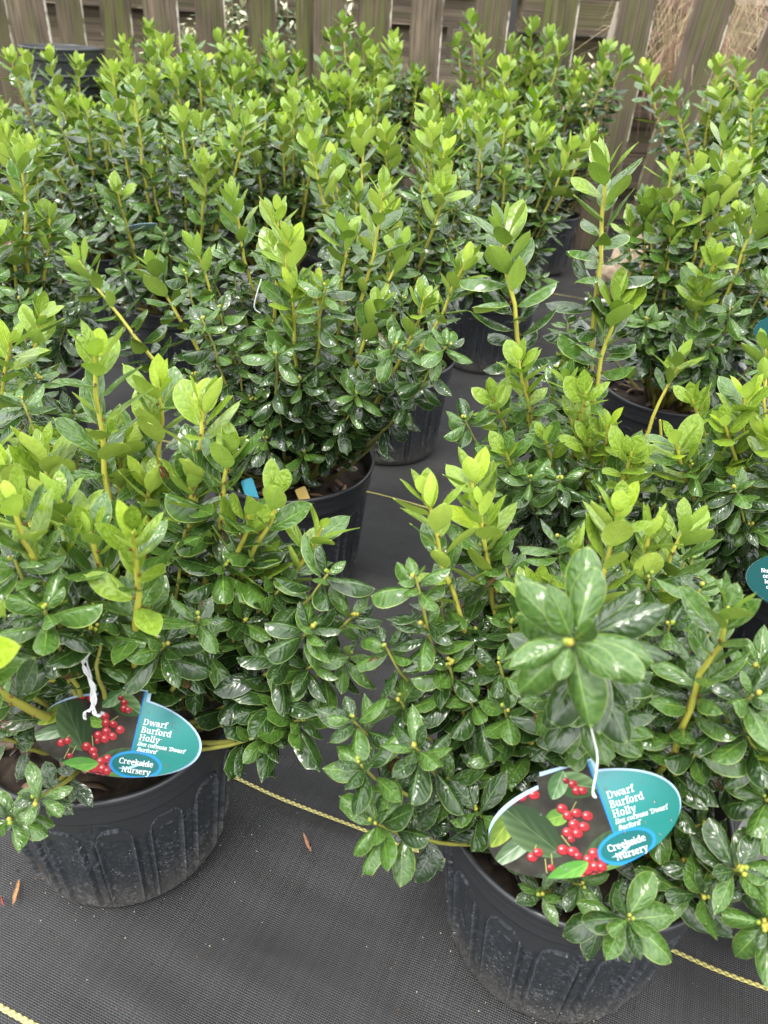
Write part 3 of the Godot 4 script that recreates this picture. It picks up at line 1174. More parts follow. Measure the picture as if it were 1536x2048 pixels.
func slip(called: String, at: Vector3, basis: Basis, size: Vector2, mat: Material, label: String, category: String) -> Node3D:
	# a small plastic slip with rounded top corners, stuck in or lying
	var o := thing(called, label, category, at)
	var p := PackedVector2Array()
	var h := size / 2
	for c in [[1, -1], [1, 1], [-1, 1], [-1, -1]]:
		var cr := minf(h.x, h.y) * 0.3
		var mid := Vector2(c[0] * (h.x - cr), c[1] * (h.y - cr))
		var a0: float = {[1, -1]: -PI / 2, [1, 1]: 0.0, [-1, 1]: PI / 2, [-1, -1]: PI}[c]
		for k in 4:
			p.append(mid + Vector2(cos(a0 + k * PI / 6), sin(a0 + k * PI / 6)) * cr)
	var s := part("slip", card(p, 0.0008, 0.0), mat, o, Transform3D(basis, Vector3.ZERO))
	return o


# ---------------------------------------------------------------- fence and what lies behind it
func fence_point(x: float, off: float, y: float) -> Vector3:
	return Vector3(x, y, -3.98 + 0.165 * x - off)


func wood_picture(sd: int, base: Color, moss: float, streak: float) -> ImageTexture:
	var w := 128
	var h := 512
	var im := Image.create(w, h, false, Image.FORMAT_RGB8)
	var f := noise(0.05, sd, 4)
	var g := noise(0.012, sd + 1, 3)
	for y in h:
		for x in w:
			var grain := f.get_noise_2d(x * 2.4 + 4.0 * g.get_noise_2d(x * 0.8, y * 0.5), y * 0.07)
			var c := base * (1.0 + 0.8 * grain + 0.5 * g.get_noise_2d(x * 2.0 + 300.0, y * 0.9))
			var crack := smoothstep(0.30, 0.42, f.get_noise_2d(x * 2.6 + 500.0, y * 0.06))
			c = c.lerp(base * 0.3, crack * 0.6)
			var ms := smoothstep(-0.15, 0.3, g.get_noise_2d(x * 1.5, y * 0.35 + 90.0) + 0.2 * grain) * moss
			c = c.lerp(Color(0.085, 0.095, 0.022), ms)
			var e := smoothstep(0.93, 0.985, float(x) / w + 0.03 * f.get_noise_2d(x, y * 0.7)) * smoothstep(-0.25, 0.1, f.get_noise_2d(7.0, y * 0.35))
			c = c.lerp(Color(0.62, 0.57, 0.48), e * streak)
			c.a = 1.0
			im.set_pixel(x, y, c.linear_to_srgb())
	return tex(im)


func picket(width: float, height: float, thick: float, sd: int) -> ArrayMesh:
	var r := RandomNumberGenerator.new()
	r.seed = sd
	var f := noise(2.2, sd, 3)
	var rows := []
	var uvs := []
	for k in 19:
		var s := k / 18.0
		var y := s * height
		var w0 := width * 0.5 * (1.0 + 0.06 * f.get_noise_2d(y * 1.6, 1.0) + 0.04 * f.get_noise_2d(y * 9.0, 4.0))
		var w1 := width * 0.5 * (1.0 + 0.06 * f.get_noise_2d(y * 1.6, 9.0) + 0.04 * f.get_noise_2d(y * 9.0, 14.0))
		if s > 0.93:
			w0 -= width * 0.18 * (s - 0.93) / 0.07
			w1 -= width * 0.18 * (s - 0.93) / 0.07
		var d := thick * 0.5
		var b := 0.006 * f.get_noise_2d(y, 20.0)
		var ring := PackedVector3Array()
		var t := PackedVector2Array()
		var prof := [[-w0, -d * 0.7], [-w0 + 0.004, -d], [0.0, -d], [w1 - 0.004, -d], [w1, -d * 0.7], [w1, d * 0.7], [w1 - 0.004, d], [w1 * 0.4, d + 0.0015], [-w0 * 0.4, d + 0.0015], [-w0 + 0.004, d], [-w0, d * 0.7], [-w0, -d * 0.7]]
		for q in prof:
			ring.append(Vector3(q[0], y, q[1] + b))
			t.append(Vector2(clampf(0.5 + q[0] / width, 0.0, 1.0), 1.0 - s))
		rows.append(ring)
		uvs.append(t)
	var g := Geo.new()
	g.grid(rows, uvs, [], false, true)
	var top: PackedVector3Array = rows[18]
	var mid := g.point(Vector3(0, height, 0), Vector2(0.5, 0))
	var b := 18 * top.size()
	for k in top.size() - 1:
		g.tri(b + k, mid, b + k + 1)
	return g.mesh()


func fence() -> void:
	var o := thing("picket_fence", "weathered mossy wooden picket fence behind the rows of shrubs", "fence", Vector3.ZERO)
	var mats := []
	var base := [Color(0.096, 0.071, 0.049), Color(0.084, 0.066, 0.036), Color(0.118, 0.090, 0.062), Color(0.078, 0.069, 0.030)]
	for k in 4:
		var m := StandardMaterial3D.new()
		m.albedo_texture = wood_picture(200 + k * 9, base[k], [0.5, 0.85, 0.4, 1.0][k], [1.0, 0.9, 1.0, 1.0][k])
		m.roughness = 0.85
		mats.append(m)
	var P := [-2.007, 0.129, 0.0, 0, -1.826, 0.174, -0.01, 2, -1.614, 0.119, 0.0, 0, -1.385, 0.140, 0.01, 1, -1.163, 0.157, -0.01, 2, -0.928, 0.134, 0.0, 0, -0.684, 0.131, 0.01, 1, -0.486, 0.085, 0.0, 3, -0.375, 0.141, 0.0, 0, -0.176, 0.149, 0.012, 1, 0.053, 0.141, 0.0, 2, 0.331, 0.146, 0.0, 0, 0.611, 0.150, -0.01, 3, 0.914, 0.158, 0.015, 0, 1.200, 0.171, 0.10, 0, 1.488, 0.143, 0.13, 0, 1.72, 0.14, 0.03, 1, -2.22, 0.13, 0.0, 1, -2.43, 0.13, 0.0, 0]
	var yaw := atan2(-0.165, 1.0)
	for k in range(0, P.size(), 4):
		var x := P[k] as float
		var lean := P[k + 2] as float
		var at := fence_point(x, 0.0, 0.0)
		# leaning boards turn about eye height, where they were measured
		at.x -= lean * 0.85
		var board := part("picket", picket(P[k + 1], 1.42 + 0.05 * sin(k * 1.7), 0.02, 600 + k), mats[P[k + 3] as int], o, Transform3D(Basis(Vector3.UP, -yaw) * Basis(Vector3(0, 0, 1), -lean), at))
		for ny in [0.28, 1.18]:
			for nx in [-0.3, 0.28]:
				var ng := Geo.new()
				ng.ball(Vector3(nx * (P[k + 1] as float), ny, 0.0115), Vector3(0.005, 0.005, 0.002), Color.WHITE, 4, 8)
				part("nail", ng.mesh(), M.nail, board)
	for y in [0.28, 1.18]:
		var a := fence_point(-2.6, 0.035, y)
		var b := fence_point(1.95, 0.035, y)
		var g := Geo.new()
		g.box(Transform3D(Basis(Vector3.UP, -yaw), (a + b) / 2), Vector3(a.distance_to(b), 0.085, 0.036))
		part("rail", g.mesh(), M.old_wood, o)
	# timber wall of sleepers behind the fence
	var wl := thing("timber_wall", "dark low wall of stacked timbers behind the picket fence", "wall", Vector3.ZERO)
	var wm := StandardMaterial3D.new()
	wm.albedo_texture = wood_picture(330, Color(0.17, 0.135, 0.095), 0.45, 0.0)
	wm.uv1_scale = Vector3(1, 1, 1)
	wm.roughness = 0.9
	for k in 6:
		for half in 2:
			var xa := -3.4 if half == 0 else 0.2
			var xb := 0.195 if half == 0 else 3.2
			if k % 2:
				xa += 0.3 * half
				xb += 0.3 * (1 - half)
			var a := fence_point(xa, 1.0 + 0.012 * sin(k * 2.1), 0.085 + k * 0.172)
			var b := fence_point(xb, 1.0 + 0.012 * sin(k * 2.1), 0.085 + k * 0.172)
			var g := Geo.new()
			g.box(Transform3D(Basis(Vector3.UP, -yaw) * Basis(Vector3(0, 0, 1), PI / 2), (a + b) / 2), Vector3(0.166, a.distance_to(b) - 0.006, 0.12))
			part("plank", g.mesh(), wm, wl)
	for half in 2:
		var a := fence_point(0.36 if half else -3.4, 0.93, 1.046)
		var b := fence_point(2.6 if half else 0.35, 0.93, 1.046)
		var g := Geo.new()
		g.box(Transform3D(Basis(Vector3.UP, -yaw), (a + b) / 2), Vector3(a.distance_to(b), 0.03, 0.22))
		part("cap_board", g.mesh(), M.pale_wood if half else M.old_wood, wl)
	# shed behind
	var sh := thing("shed", "dark brown boarded shed beyond the timber wall", "shed", Vector3.ZERO)
	for k in 26:
		var at := fence_point(-3.6 + k * 0.29, 2.3, 1.3)
		var g := Geo.new()
		g.box(Transform3D(Basis(Vector3.UP, -yaw), at + Vector3(0, 0, 0.006 * (k % 2))), Vector3(0.283, 2.6, 0.03))
		part("board", g.mesh(), M.shed if k > 13 else (M.old_wood if k % 3 else M.tan_wood), sh)
	# pale stake
	var g := Geo.new()
	g.box(Transform3D(Basis(Vector3(0, 0, 1), -0.12), fence_point(0.86, 0.3, 0.5)), Vector3(0.045, 1.0, 0.03))
	var st := part("wooden_stake", g.mesh(), M.pale_wood, self)
	tag(st, "pale upright wooden stake seen between two pickets", "stake")


func variegated(at: Vector3, size: Vector3, count: int, sd: int, pale: float, label: String) -> void:
	rng.seed = sd
	var o := thing("variegated_shrub", label, "shrub", at, "variegated shrubs behind the fence")
	var mm := MultiMesh.new()
	mm.transform_format = MultiMesh.TRANSFORM_3D
	mm.use_colors = true
	mm.mesh = leaf_low
	mm.instance_count = count
	var stems := []
	for k in 7:
		var a := TAU * k / 7.0
		var top := Vector3(cos(a) * size.x * rng.randf_range(0.2, 0.9), size.y * rng.randf_range(0.7, 1.0), sin(a) * size.z * rng.randf_range(0.2, 0.9))
		stems.append(top)
		var g := Geo.new()
		g.tube([Vector3.ZERO, top * 0.5 + Vector3(0, 0.05, 0), top], [0.008, 0.006, 0.003], [Color(0.1, 0.08, 0.05), Color(0.14, 0.12, 0.06), Color(0.2, 0.2, 0.08)], 5)
		part("stem", g.mesh(), M.stem, o)
	for k in count:
		var s: Vector3 = stems[k % 7]
		var p := s * rng.randf_range(0.45, 1.02) + Vector3(rng.randf_range(-1, 1), rng.randf_range(-1, 1), rng.randf_range(-1, 1)) * 0.055
		var b := Basis.from_euler(Vector3(rng.randf_range(-1.2, 0.4), rng.randf() * TAU, rng.randf_range(-0.5, 0.5))).scaled(Vector3.ONE * rng.randf_range(0.032, 0.055))
		mm.set_instance_transform(k, Transform3D(b, p))
		mm.set_instance_color(k, Color(0.72, 0.70, 0.48) if rng.randf() < pale else Color(0.13, 0.19, 0.09))
	var f := MultiMeshInstance3D.new()
	f.name = "foliage"
	f.multimesh = mm
	f.material_override = M.tinted
	f.set_meta("kind", "stuff")
	o.add_child(f)


func muhly(at: Vector3, label: String) -> void:
	rng.seed = 909
	var o := thing("ornamental_grass", label, "ornamental grass", at)
	var g := Geo.new()
	for k in 620:
		var a := rng.randf() * TAU
		var b := Vector3(cos(a), 0, sin(a)) * rng.randf() * 0.06
		var reach := Vector3(cos(a), 0, sin(a)) * rng.randf_range(0.05, 0.42)
		var top := rng.randf_range(0.75, 1.2)
		var droop := rng.randf_range(-0.05, 0.45)
		var col := Color(0.66, 0.54, 0.32) if k % 5 else Color(0.66, 0.36, 0.32)
		col = col * rng.randf_range(0.5, 1.25)
		var pts := [b, b + reach * 0.25 + Vector3(0, top * 0.6, 0), b + reach * 0.7 + Vector3(0, top * 0.98, 0), b + reach * 1.15 + Vector3(rng.randf_range(-0.05, 0.05), top - droop * 0.5, 0), b + reach * 1.4 + Vector3(rng.randf_range(-0.08, 0.08), top - droop, 0)]
		g.tube(pts, [0.0012, 0.0012, 0.001, 0.0008, 0.0004], [col, col, col, col, col], 3, false)
	part("blades", g.mesh(), M.stem, o).set_meta("kind", "stuff")
	# pink airy plumes
	var h := Geo.new()
	for k in 260:
		var a := rng.randf() * TAU
		var r := 0.30 * sqrt(rng.randf())
		var p := Vector3(cos(a) * r, rng.randf_range(0.95, 1.2), sin(a) * r)
		for e in 3:
			var q := p + Vector3(rng.randf_range(-0.06, 0.06), rng.randf_range(-0.02, 0.07), rng.randf_range(-0.06, 0.06))
			h.tube([p, p.lerp(q, 0.5) + Vector3(0, 0.008, 0), q], [0.0006, 0.0005, 0.0003], [Color(0.42, 0.16, 0.17), Color(0.46, 0.2, 0.2), Color(0.5, 0.26, 0.24)], 3, false)
	part("plumes", h.mesh(), M.stem, o).set_meta("kind", "stuff")


func empty_pots() -> void:
	# nested black pots standing at the fence, left
	var at := Vector3(-1.42, 0, -3.62)
	var where := ["lowest", "second", "third", "topmost"]
	for k in 6:
		var lbl: String = ["bottom black pot of the nested stack at the fence", "second pot from the bottom of the nested black stack", "third pot from the bottom of the nested black stack", "third pot from the top of the nested black stack", "second pot from the top of the nested black stack", "topmost empty black pot of the nested stack at the fence"][k]
		var o := thing("empty_pot", lbl, "plant pot", at + Vector3(0.012 * sin(k * 2.0), 0.090 * k, 0.01 * cos(k * 1.3)), "empty black pots nested at the fence")
		o.scale = Vector3(1.15, 1.15, 1.15)
		part("pot", M.pot_mesh, M.pot, o)
		part("rim", M.rim_mesh, M.rim, o)


func rock() -> void:
	var f := noise(9.0, 61, 4)
	var g := Geo.new()
	var rows := []
	for a in 15:
		var ph := PI * (a + 0.02) / 14.04
		var ring := PackedVector3Array()
		for s in 20:
			var th := TAU * s / 20
			var d := Vector3(sin(ph) * cos(th), cos(ph), sin(ph) * sin(th))
			var q := d * Vector3(0.085, 0.12, 0.075) * (1.0 + 0.45 * f.get_noise_3d(d.x * 0.12, d.y * 0.12, d.z * 0.12) * 1.6)
			ring.append(q + Vector3(0, 0.10, 0))
		rows.append(ring)
	g.grid(rows, [], [], true, true)
	var m := StandardMaterial3D.new()
	var nt := NoiseTexture2D.new()
	nt.width = 128
	nt.height = 128
	nt.noise = noise(0.05, 71, 4)
	var ramp := Gradient.new()
	ramp.set_color(0, Color(0.22, 0.15, 0.09).linear_to_srgb())
	ramp.set_color(1, Color(0.68, 0.58, 0.45).linear_to_srgb())
	nt.color_ramp = ramp
	m.albedo_texture = nt
	m.uv1_triplanar = true
	m.uv1_scale = Vector3(6, 6, 6)
	m.roughness = 0.9
	var o := part("rock", g.mesh(), m, self, Transform3D(Basis.IDENTITY, Vector3(0.885, 0, -3.05)))
	tag(o, "rough tan rock on the ground between the back rows of shrubs", "rock")


# ---------------------------------------------------------------- scene
const SHOOTS := {
	"front_left": [0.026, 0.615, -0.056, 0,  0.065, 0.562, -0.106, 0,  0.122, 0.572, -0.056, 0,  0.148, 0.531, -0.036, 2,  0.198, 0.503, -0.016, 2,  0.107, 0.545, 0.124, 0,  0.051, 0.507, 0.074, 2,  0.008, 0.552, 0.104, 0,  -0.035, 0.436, 0.124, 2,  0.237, 0.455, -0.036, 0,  0.238, 0.416, 0.074, 1,  0.130, 0.340, 0.104, 4,  0.023, 0.323, 0.204, 4,  -0.004, 0.294, 0.204, 4,  -0.033, 0.306, 0.124, 1,  0.210, 0.331, 0.084, 1,  -0.021, 0.427, 0.004, 1,  0.113, 0.412, 0.104, 1,  -0.083, 0.490, -0.056, 0,  0.146, 0.428, 0.004, 1,  0.001, 0.427, 0.154, 1,  0.054, 0.339, 0.044, 1,  -0.012, 0.333, 0.044, 1,  0.175, 0.322, 0.104, 1,  0.090, 0.345, -0.056, 1,  -0.011, 0.321, -0.076, 1,  0.090, 0.428, 0.064, 2,  0.030, 0.470, 0.134, 1,  0.053, 0.425, 0.104, 1,  0.135, 0.359, 0.044, 1,  -0.002, 0.496, 0.104, 1,  0.176, 0.415, -0.016, 2,  0.104, 0.453, -0.016, 1,  0.274, 0.397, 0.034, 1,  0.248, 0.439, 0.024, 1,  0.271, 0.357, 0.044, 1,  0.240, 0.370, 0.074, 1,  0.205, 0.304, 0.104, 4,  0.230, 0.316, 0.094, 1,  0.199, 0.401, 0.004, 1,  0.167, 0.376, 0.024, 1,  0.061, 0.483, -0.056, 0,  0.021, 0.505, -0.096, 0,  0.016, 0.518, 0.044, 2,  0.108, 0.498, -0.036, 2,  -0.039, 0.510, -0.056, 0,  0.169, 0.486, -0.016, 2],
	"front_right": [-0.107, 0.581, 0.167, 3,  -0.022, 0.546, -0.048, 0,  -0.186, 0.525, -0.088, 0,  -0.138, 0.515, -0.148, 0,  -0.191, 0.481, -0.018, 1,  0.058, 0.507, -0.088, 2,  -0.185, 0.393, 0.092, 1,  -0.228, 0.368, 0.092, 1,  -0.214, 0.335, 0.122, 1,  -0.238, 0.376, 0.052, 1,  -0.021, 0.331, 0.187, 1,  0.052, 0.311, 0.152, 1,  0.045, 0.402, 0.082, 1,  -0.147, 0.249, 0.092, 1,  0.031, 0.540, 0.072, 2,  -0.055, 0.479, -0.088, 1,  -0.101, 0.446, -0.088, 1,  -0.148, 0.318, 0.062, 1,  0.062, 0.474, 0.092, 1,  -0.047, 0.409, 0.082, 1,  -0.156, 0.409, 0.012, 1,  -0.107, 0.389, 0.042, 1,  0.013, 0.424, 0.012, 1,  0.017, 0.479, -0.038, 1,  -0.098, 0.417, -0.038, 1,  -0.094, 0.387, 0.112, 1,  0.032, 0.354, 0.092, 1,  0.070, 0.347, 0.152, 1,  -0.163, 0.423, -0.068, 1,  -0.125, 0.451, -0.108, 1,  -0.027, 0.368, 0.092, 1,  0.040, 0.442, 0.052, 1,  -0.128, 0.319, 0.092, 1,  0.004, 0.409, 0.062, 1,  -0.067, 0.380, 0.042, 1,  -0.107, 0.350, 0.052, 1,  -0.004, 0.371, 0.062, 1,  0.055, 0.281, 0.102, 1,  0.072, 0.304, 0.082, 1,  -0.071, 0.273, 0.137, 4,  -0.043, 0.299, 0.142, 4,  -0.082, 0.359, 0.052, 1,  -0.049, 0.459, 0.092, 1,  -0.072, 0.447, 0.082, 3,  -0.137, 0.388, 0.032, 1,  -0.180, 0.436, -0.008, 1,  -0.214, 0.410, -0.008, 1,  -0.197, 0.372, 0.022, 1,  -0.112, 0.413, 0.012, 1,  -0.077, 0.460, -0.038, 2,  -0.132, 0.503, -0.108, 0,  0.016, 0.517, -0.068, 0,  -0.041, 0.486, -0.068, 2,  0.048, 0.494, -0.008, 1,  0.023, 0.470, 0.012, 1],
	"second_left": [-0.085, 0.651, -0.025, 2,  -0.011, 0.644, 0.025, 0,  0.012, 0.627, 0.095, 0,  0.138, 0.677, -0.045, 0,  0.082, 0.618, -0.025, 2,  0.071, 0.580, 0.155, 1,  0.205, 0.563, 0.115, 2,  0.266, 0.594, 0.025, 0,  0.239, 0.518, 0.175, 1,  0.168, 0.514, 0.175, 1,  -0.134, 0.588, 0.025, 2,  -0.100, 0.521, 0.145, 1,  -0.091, 0.513, 0.075, 1,  -0.017, 0.346, 0.155, 1,  0.040, 0.318, 0.135, 1,  0.106, 0.350, 0.095, 1,  -0.018, 0.495, 0.075, 1,  -0.061, 0.473, 0.125, 1,  0.036, 0.446, 0.155, 1,  0.120, 0.431, 0.125, 1,  0.200, 0.444, 0.125, 1,  -0.043, 0.396, 0.125, 1,  0.056, 0.469, 0.075, 1,  0.141, 0.527, 0.025, 2,  -0.373, 0.520, -0.125, 2],
	"second_right": [-0.067, 0.742, -0.070, 5,  -0.192, 0.653, -0.070, 5,  -0.028, 0.579, -0.030, 5,  -0.171, 0.529, 0.100, 0,  -0.233, 0.456, 0.130, 1,  -0.092, 0.513, 0.150, 0,  -0.136, 0.458, 0.170, 2,  -0.185, 0.445, 0.190, 2,  -0.047, 0.476, 0.230, 0,  -0.118, 0.422, 0.210, 1,  -0.080, 0.459, 0.170, 0,  0.021, 0.414, 0.180, 1,  -0.105, 0.344, 0.130, 1,  0.008, 0.337, 0.180, 1,  0.077, 0.311, 0.170, 1,  -0.200, 0.485, 0.110, 2,  -0.210, 0.389, 0.190, 1,  -0.101, 0.499, 0.080, 2,  -0.063, 0.481, 0.170, 0,  -0.154, 0.419, 0.210, 1,  -0.063, 0.397, 0.210, 1],
	"third_middle": [-0.173, 0.686, 0.142, 0,  -0.090, 0.704, -0.008, 0,  0.080, 0.675, 0.042, 0,  0.044, 0.715, -0.058, 2,  -0.000, 0.568, 0.092, 1,  0.126, 0.585, 0.092, 1,  -0.122, 0.621, -0.058, 2,  -0.043, 0.682, -0.108, 0,  0.157, 0.519, 0.042, 1,  0.067, 0.475, 0.092, 1],
	"third_right": [-0.109, 0.675, -0.002, 0,  -0.048, 0.656, 0.048, 2,  -0.136, 0.611, -0.022, 2,  -0.105, 0.589, 0.318, 0,  -0.109, 0.526, 0.298, 0,  0.048, 0.598, -0.002, 0,  -0.153, 0.567, -0.052, 2,  -0.099, 0.600, 0.048, 2,  -0.030, 0.485, 0.248, 1,  0.056, 0.501, 0.098, 1,  -0.140, 0.427, 0.148, 1,  -0.083, 0.431, 0.178, 1,  -0.124, 0.305, 0.198, 1,  -0.046, 0.420, 0.248, 1,  0.004, 0.343, 0.218, 1],
	"mid_edge_right": [-0.291, 0.512, 0.050, 0,  -0.249, 0.539, 0.090, 0,  -0.271, 0.509, 0.110, 0,  -0.331, 0.495, 0.130, 0,  -0.167, 0.546, -0.070, 2,  -0.254, 0.446, 0.150, 1,  -0.306, 0.464, 0.130, 1,  -0.228, 0.515, 0.130, 0,  -0.297, 0.450, -0.020, 2,  -0.211, 0.387, 0.130, 1,  -0.280, 0.300, 0.080, 1,  -0.228, 0.343, 0.090, 1,  -0.196, 0.452, 0.130, 1,  -0.256, 0.459, 0.090, 2],
	"edge_front_right": [-0.302, 0.477, 0.050, 1,  -0.294, 0.326, 0.170, 1,  -0.310, 0.436, 0.080, 1,  -0.282, 0.416, 0.080, 2,  -0.284, 0.381, 0.100, 1,  -0.262, 0.347, 0.120, 1,  -0.266, 0.469, 0.050, 2],
	"mid_edge_left": [0.234, 0.550, 0.020, 2,  0.245, 0.491, 0.080, 1,  0.299, 0.400, 0.120, 1,  0.280, 0.436, 0.150, 0,  0.232, 0.544, 0.100, 0,  0.321, 0.404, 0.050, 1,  0.294, 0.375, 0.180, 1,  0.258, 0.425, 0.200, 1,  0.270, 0.431, 0.050, 1],
	"third_left": [0.159, 0.552, 0.050, 2,  0.107, 0.525, 0.100, 2,  0.076, 0.636, -0.100, 0,  0.255, 0.468, 0.150, 1,  -0.009, 0.559, 0.000, 0,  0.196, 0.382, 0.150, 1,  0.147, 0.441, 0.200, 1,  0.102, 0.473, 0.200, 1,  0.217, 0.511, 0.050, 1],
	"third_leftmid": [-0.003, 0.738, 0.100, 2,  0.085, 0.675, 0.050, 0,  0.062, 0.443, 0.200, 1,  -0.028, 0.372, 0.250, 1,  0.093, 0.570, 0.050, 1,  0.012, 0.562, 0.100, 2,  -0.082, 0.468, 0.150, 1,  0.155, 0.599, 0.000, 0],
	"fourth_middle": [-0.085, 0.687, -0.012, 0,  -0.015, 0.661, -0.012, 0,  0.074, 0.648, 0.038, 0,  -0.162, 0.653, -0.012, 2,  0.024, 0.511, 0.188, 1,  -0.088, 0.480, 0.188, 1,  0.117, 0.585, 0.088, 2,  -0.015, 0.422, 0.188, 1,  0.004, 0.293, 0.168, 1,  -0.092, 0.294, 0.168, 1,  0.071, 0.319, 0.148, 1,  -0.052, 0.349, 0.188, 1,  0.104, 0.379, 0.138, 1,  -0.140, 0.350, 0.188, 1,  0.105, 0.456, 0.138, 1],
	"fifth_a": [0.110, 0.807, 0.050, 2,  0.023, 0.680, 0.100, 0,  0.166, 0.654, 0.100, 0],
	"fifth_b": [-0.222, 0.771, 0.120, 2,  -0.121, 0.791, 0.070, 2,  -0.002, 0.727, 0.120, 0,  0.125, 0.753, 0.220, 0],
	"fifth_c": [-0.168, 0.870, 0.000, 2,  -0.092, 0.834, 0.000, 2,  -0.219, 0.819, -0.050, 2,  0.037, 0.798, 0.200, 0,  -0.037, 0.752, 0.100, 0],
	"fifth_d": [-0.192, 0.898, -0.030, 2,  -0.156, 0.828, 0.070, 0,  -0.236, 0.822, -0.030, 2,  0.026, 0.891, 0.020, 2,  -0.039, 0.841, 0.020, 2,  0.094, 0.864, 0.020, 2,  0.136, 0.836, 0.070, 2],
	"fifth_e": [0.098, 0.837, 0.170, 2,  0.165, 0.817, 0.170, 2,  0.092, 0.769, 0.220, 2],
	"fifth_f": [-0.163, 0.819, 0.150, 0,  -0.078, 0.814, 0.100, 2,  -0.030, 0.779, 0.200, 2],
	"fourth_e": [-0.549, 0.795, -0.030, 0,  -0.467, 0.738, 0.020, 2,  -0.278, 0.749, 0.120, 0,  -0.331, 0.752, 0.020, 0],
	"fourth_b": [-0.064, 0.708, 0.050, 0,  0.020, 0.719, 0.050, 0,  0.111, 0.702, 0.050, 0,  0.018, 0.723, 0.350, 0],
}


func _ready() -> void:
	# camera: phone held at chest height, looking down along the rows
	var cam := Camera3D.new()
	cam.name = "camera"
	var attr := CameraAttributesPhysical.new()
	attr.frustum_focal_length = 26.29
	attr.frustum_focus_distance = 0.95
	attr.frustum_near = 0.02
	attr.frustum_far = 200.0
	attr.exposure_aperture = 7.3
	cam.attributes = attr
	cam.fov = 67.3
	cam.near = 0.02
	cam.far = 200.0
	add_child(cam)
	cam.transform = Transform3D(Basis(Vector3.RIGHT, deg_to_rad(-32.7)) * Basis(Vector3(0, 0, 1), deg_to_rad(3.55)), EYE)
	cam.current = true
	# overcast sky
	var sky := ProceduralSkyMaterial.new()
	sky.sky_top_color = lin(0.96, 0.97, 0.99)
	sky.sky_horizon_color = lin(0.56, 0.565, 0.57)
	sky.sky_curve = 0.55
	sky.ground_horizon_color = Color(0.35, 0.34, 0.32)
	sky.ground_bottom_color = Color(0.12, 0.12, 0.11)
	sky.sky_energy_multiplier = 1.0
	var cl := NoiseTexture2D.new()
	cl.width = 512
	cl.height = 256
	cl.seamless = true
	cl.noise = noise(0.016, 15, 4)
	var ramp := Gradient.new()
	ramp.set_color(0, Color(0, 0, 0))
	ramp.set_offset(0, 0.38)
	ramp.set_color(1, Color(0.92, 0.92, 0.92))
	ramp.set_offset(1, 0.72)
	cl.color_ramp = ramp
	sky.sky_cover = cl
	var env := Environment.new()
	env.background_mode = Environment.BG_SKY
	env.sky = Sky.new()
	env.sky.sky_material = sky
	env.tonemap_mode = Environment.TONE_MAPPER_LINEAR
	env.tonemap_exposure = 3.0
	env.sdfgi_enabled = true
	env.ssao_enabled = true
	env.ssil_enabled = true
	var we := WorldEnvironment.new()
	we.name = "world_environment"
	we.environment = env
	add_child(we)
	var sun := DirectionalLight3D.new()
	sun.name = "sun"
	sun.light_energy = 0.35
	sun.light_color = Color(1.0, 0.985, 0.96)
	sun.light_angular_distance = 14.0
	sun.shadow_enabled = true
	sun.rotation = Vector3(deg_to_rad(-66), deg_to_rad(-28), 0)
	add_child(sun)

	wrinkle = noise(1.0, 21, 3)
	wrinkle2 = noise(1.0, 22, 2)
	leaf_materials()
	make_leaves()
	pot_materials()
	make_pot()
	M.white = plain(0.78, 0.78, 0.80, 0.5)
	M.ink = plain(0.82, 0.84, 0.84, 0.4)
	M.card_edge = plain(0.72, 0.78, 0.86, 0.35)
	M.card_back = plain(0.36, 0.52, 0.70, 0.35)
	M.old_wood = plain(0.10, 0.08, 0.06, 0.9)
	M.pale_wood = plain(0.48, 0.42, 0.34, 0.8)
	M.tan_wood = plain(0.26, 0.21, 0.14, 0.9)
	M.nail = plain(0.03, 0.02, 0.016, 0.7)
	M.shed = plain(0.035, 0.035, 0.036, 0.6)
	M.serif = SystemFont.new()
	M.serif.font_names = PackedStringArray(["Droid Serif"])
	M.serif_bold = SystemFont.new()
	M.serif_bold.font_names = PackedStringArray(["Droid Serif"])
	M.serif_bold.font_weight = 400
	var ti := StandardMaterial3D.new()
	ti.vertex_color_use_as_albedo = true
	ti.roughness = 0.5
	M.tinted = ti
	var wa := StandardMaterial3D.new()
	wa.albedo_color = Color(1, 1, 1, 0.05)
	wa.transparency = BaseMaterial3D.TRANSPARENCY_ALPHA
	wa.roughness = 0.02
	wa.refraction_enabled = true
	wa.refraction_scale = 0.033
	M.water = wa

	ground()
	fence()

	# growers keep the tags turned to the path: no leaf in front of them
	for c in [[-0.241, 0.305, -0.49, 0.047], [-0.212, 0.325, -0.50, 0.036], [-0.30, 0.322, -0.495, 0.03], [-0.27, 0.328, -0.50, 0.03], [-0.285, 0.306, -0.49, 0.036], [-0.195, 0.297, -0.49, 0.043], [0.175, 0.362, -0.385, 0.05], [0.130, 0.340, -0.385, 0.045], [0.218, 0.380, -0.385, 0.045], [-0.262, 0.36, -0.505, 0.022], [-0.075, 0.235, -1.07, 0.045], [-0.218, 0.241, -1.06, 0.028], [-0.132, 0.245, -1.05, 0.028], [0.53, 0.225, -1.50, 0.07], [0.49, 0.230, -1.57, 0.05], [0.60, 0.225, -1.46, 0.05], [-0.312, 0.312, -0.49, 0.036], [-0.165, 0.285, -0.49, 0.03], [-0.165, 0.232, -0.545, 0.022], [-0.20, 0.24, -0.46, 0.05], [0.10, 0.22, -0.42, 0.03]]:
		clear.append([Vector3(c[0], c[1], c[2]), c[3]])
	# rows of potted hollies, front to back
	var G := "potted dwarf hollies set out in rows"
	holly(Vector3(-0.298, 0, -0.604), "front left potted holly with an oval berry tag over its black pot", G, 11, SHOOTS.front_left, 2, 16, 0.58, 0.052, true, 60, 0.2)
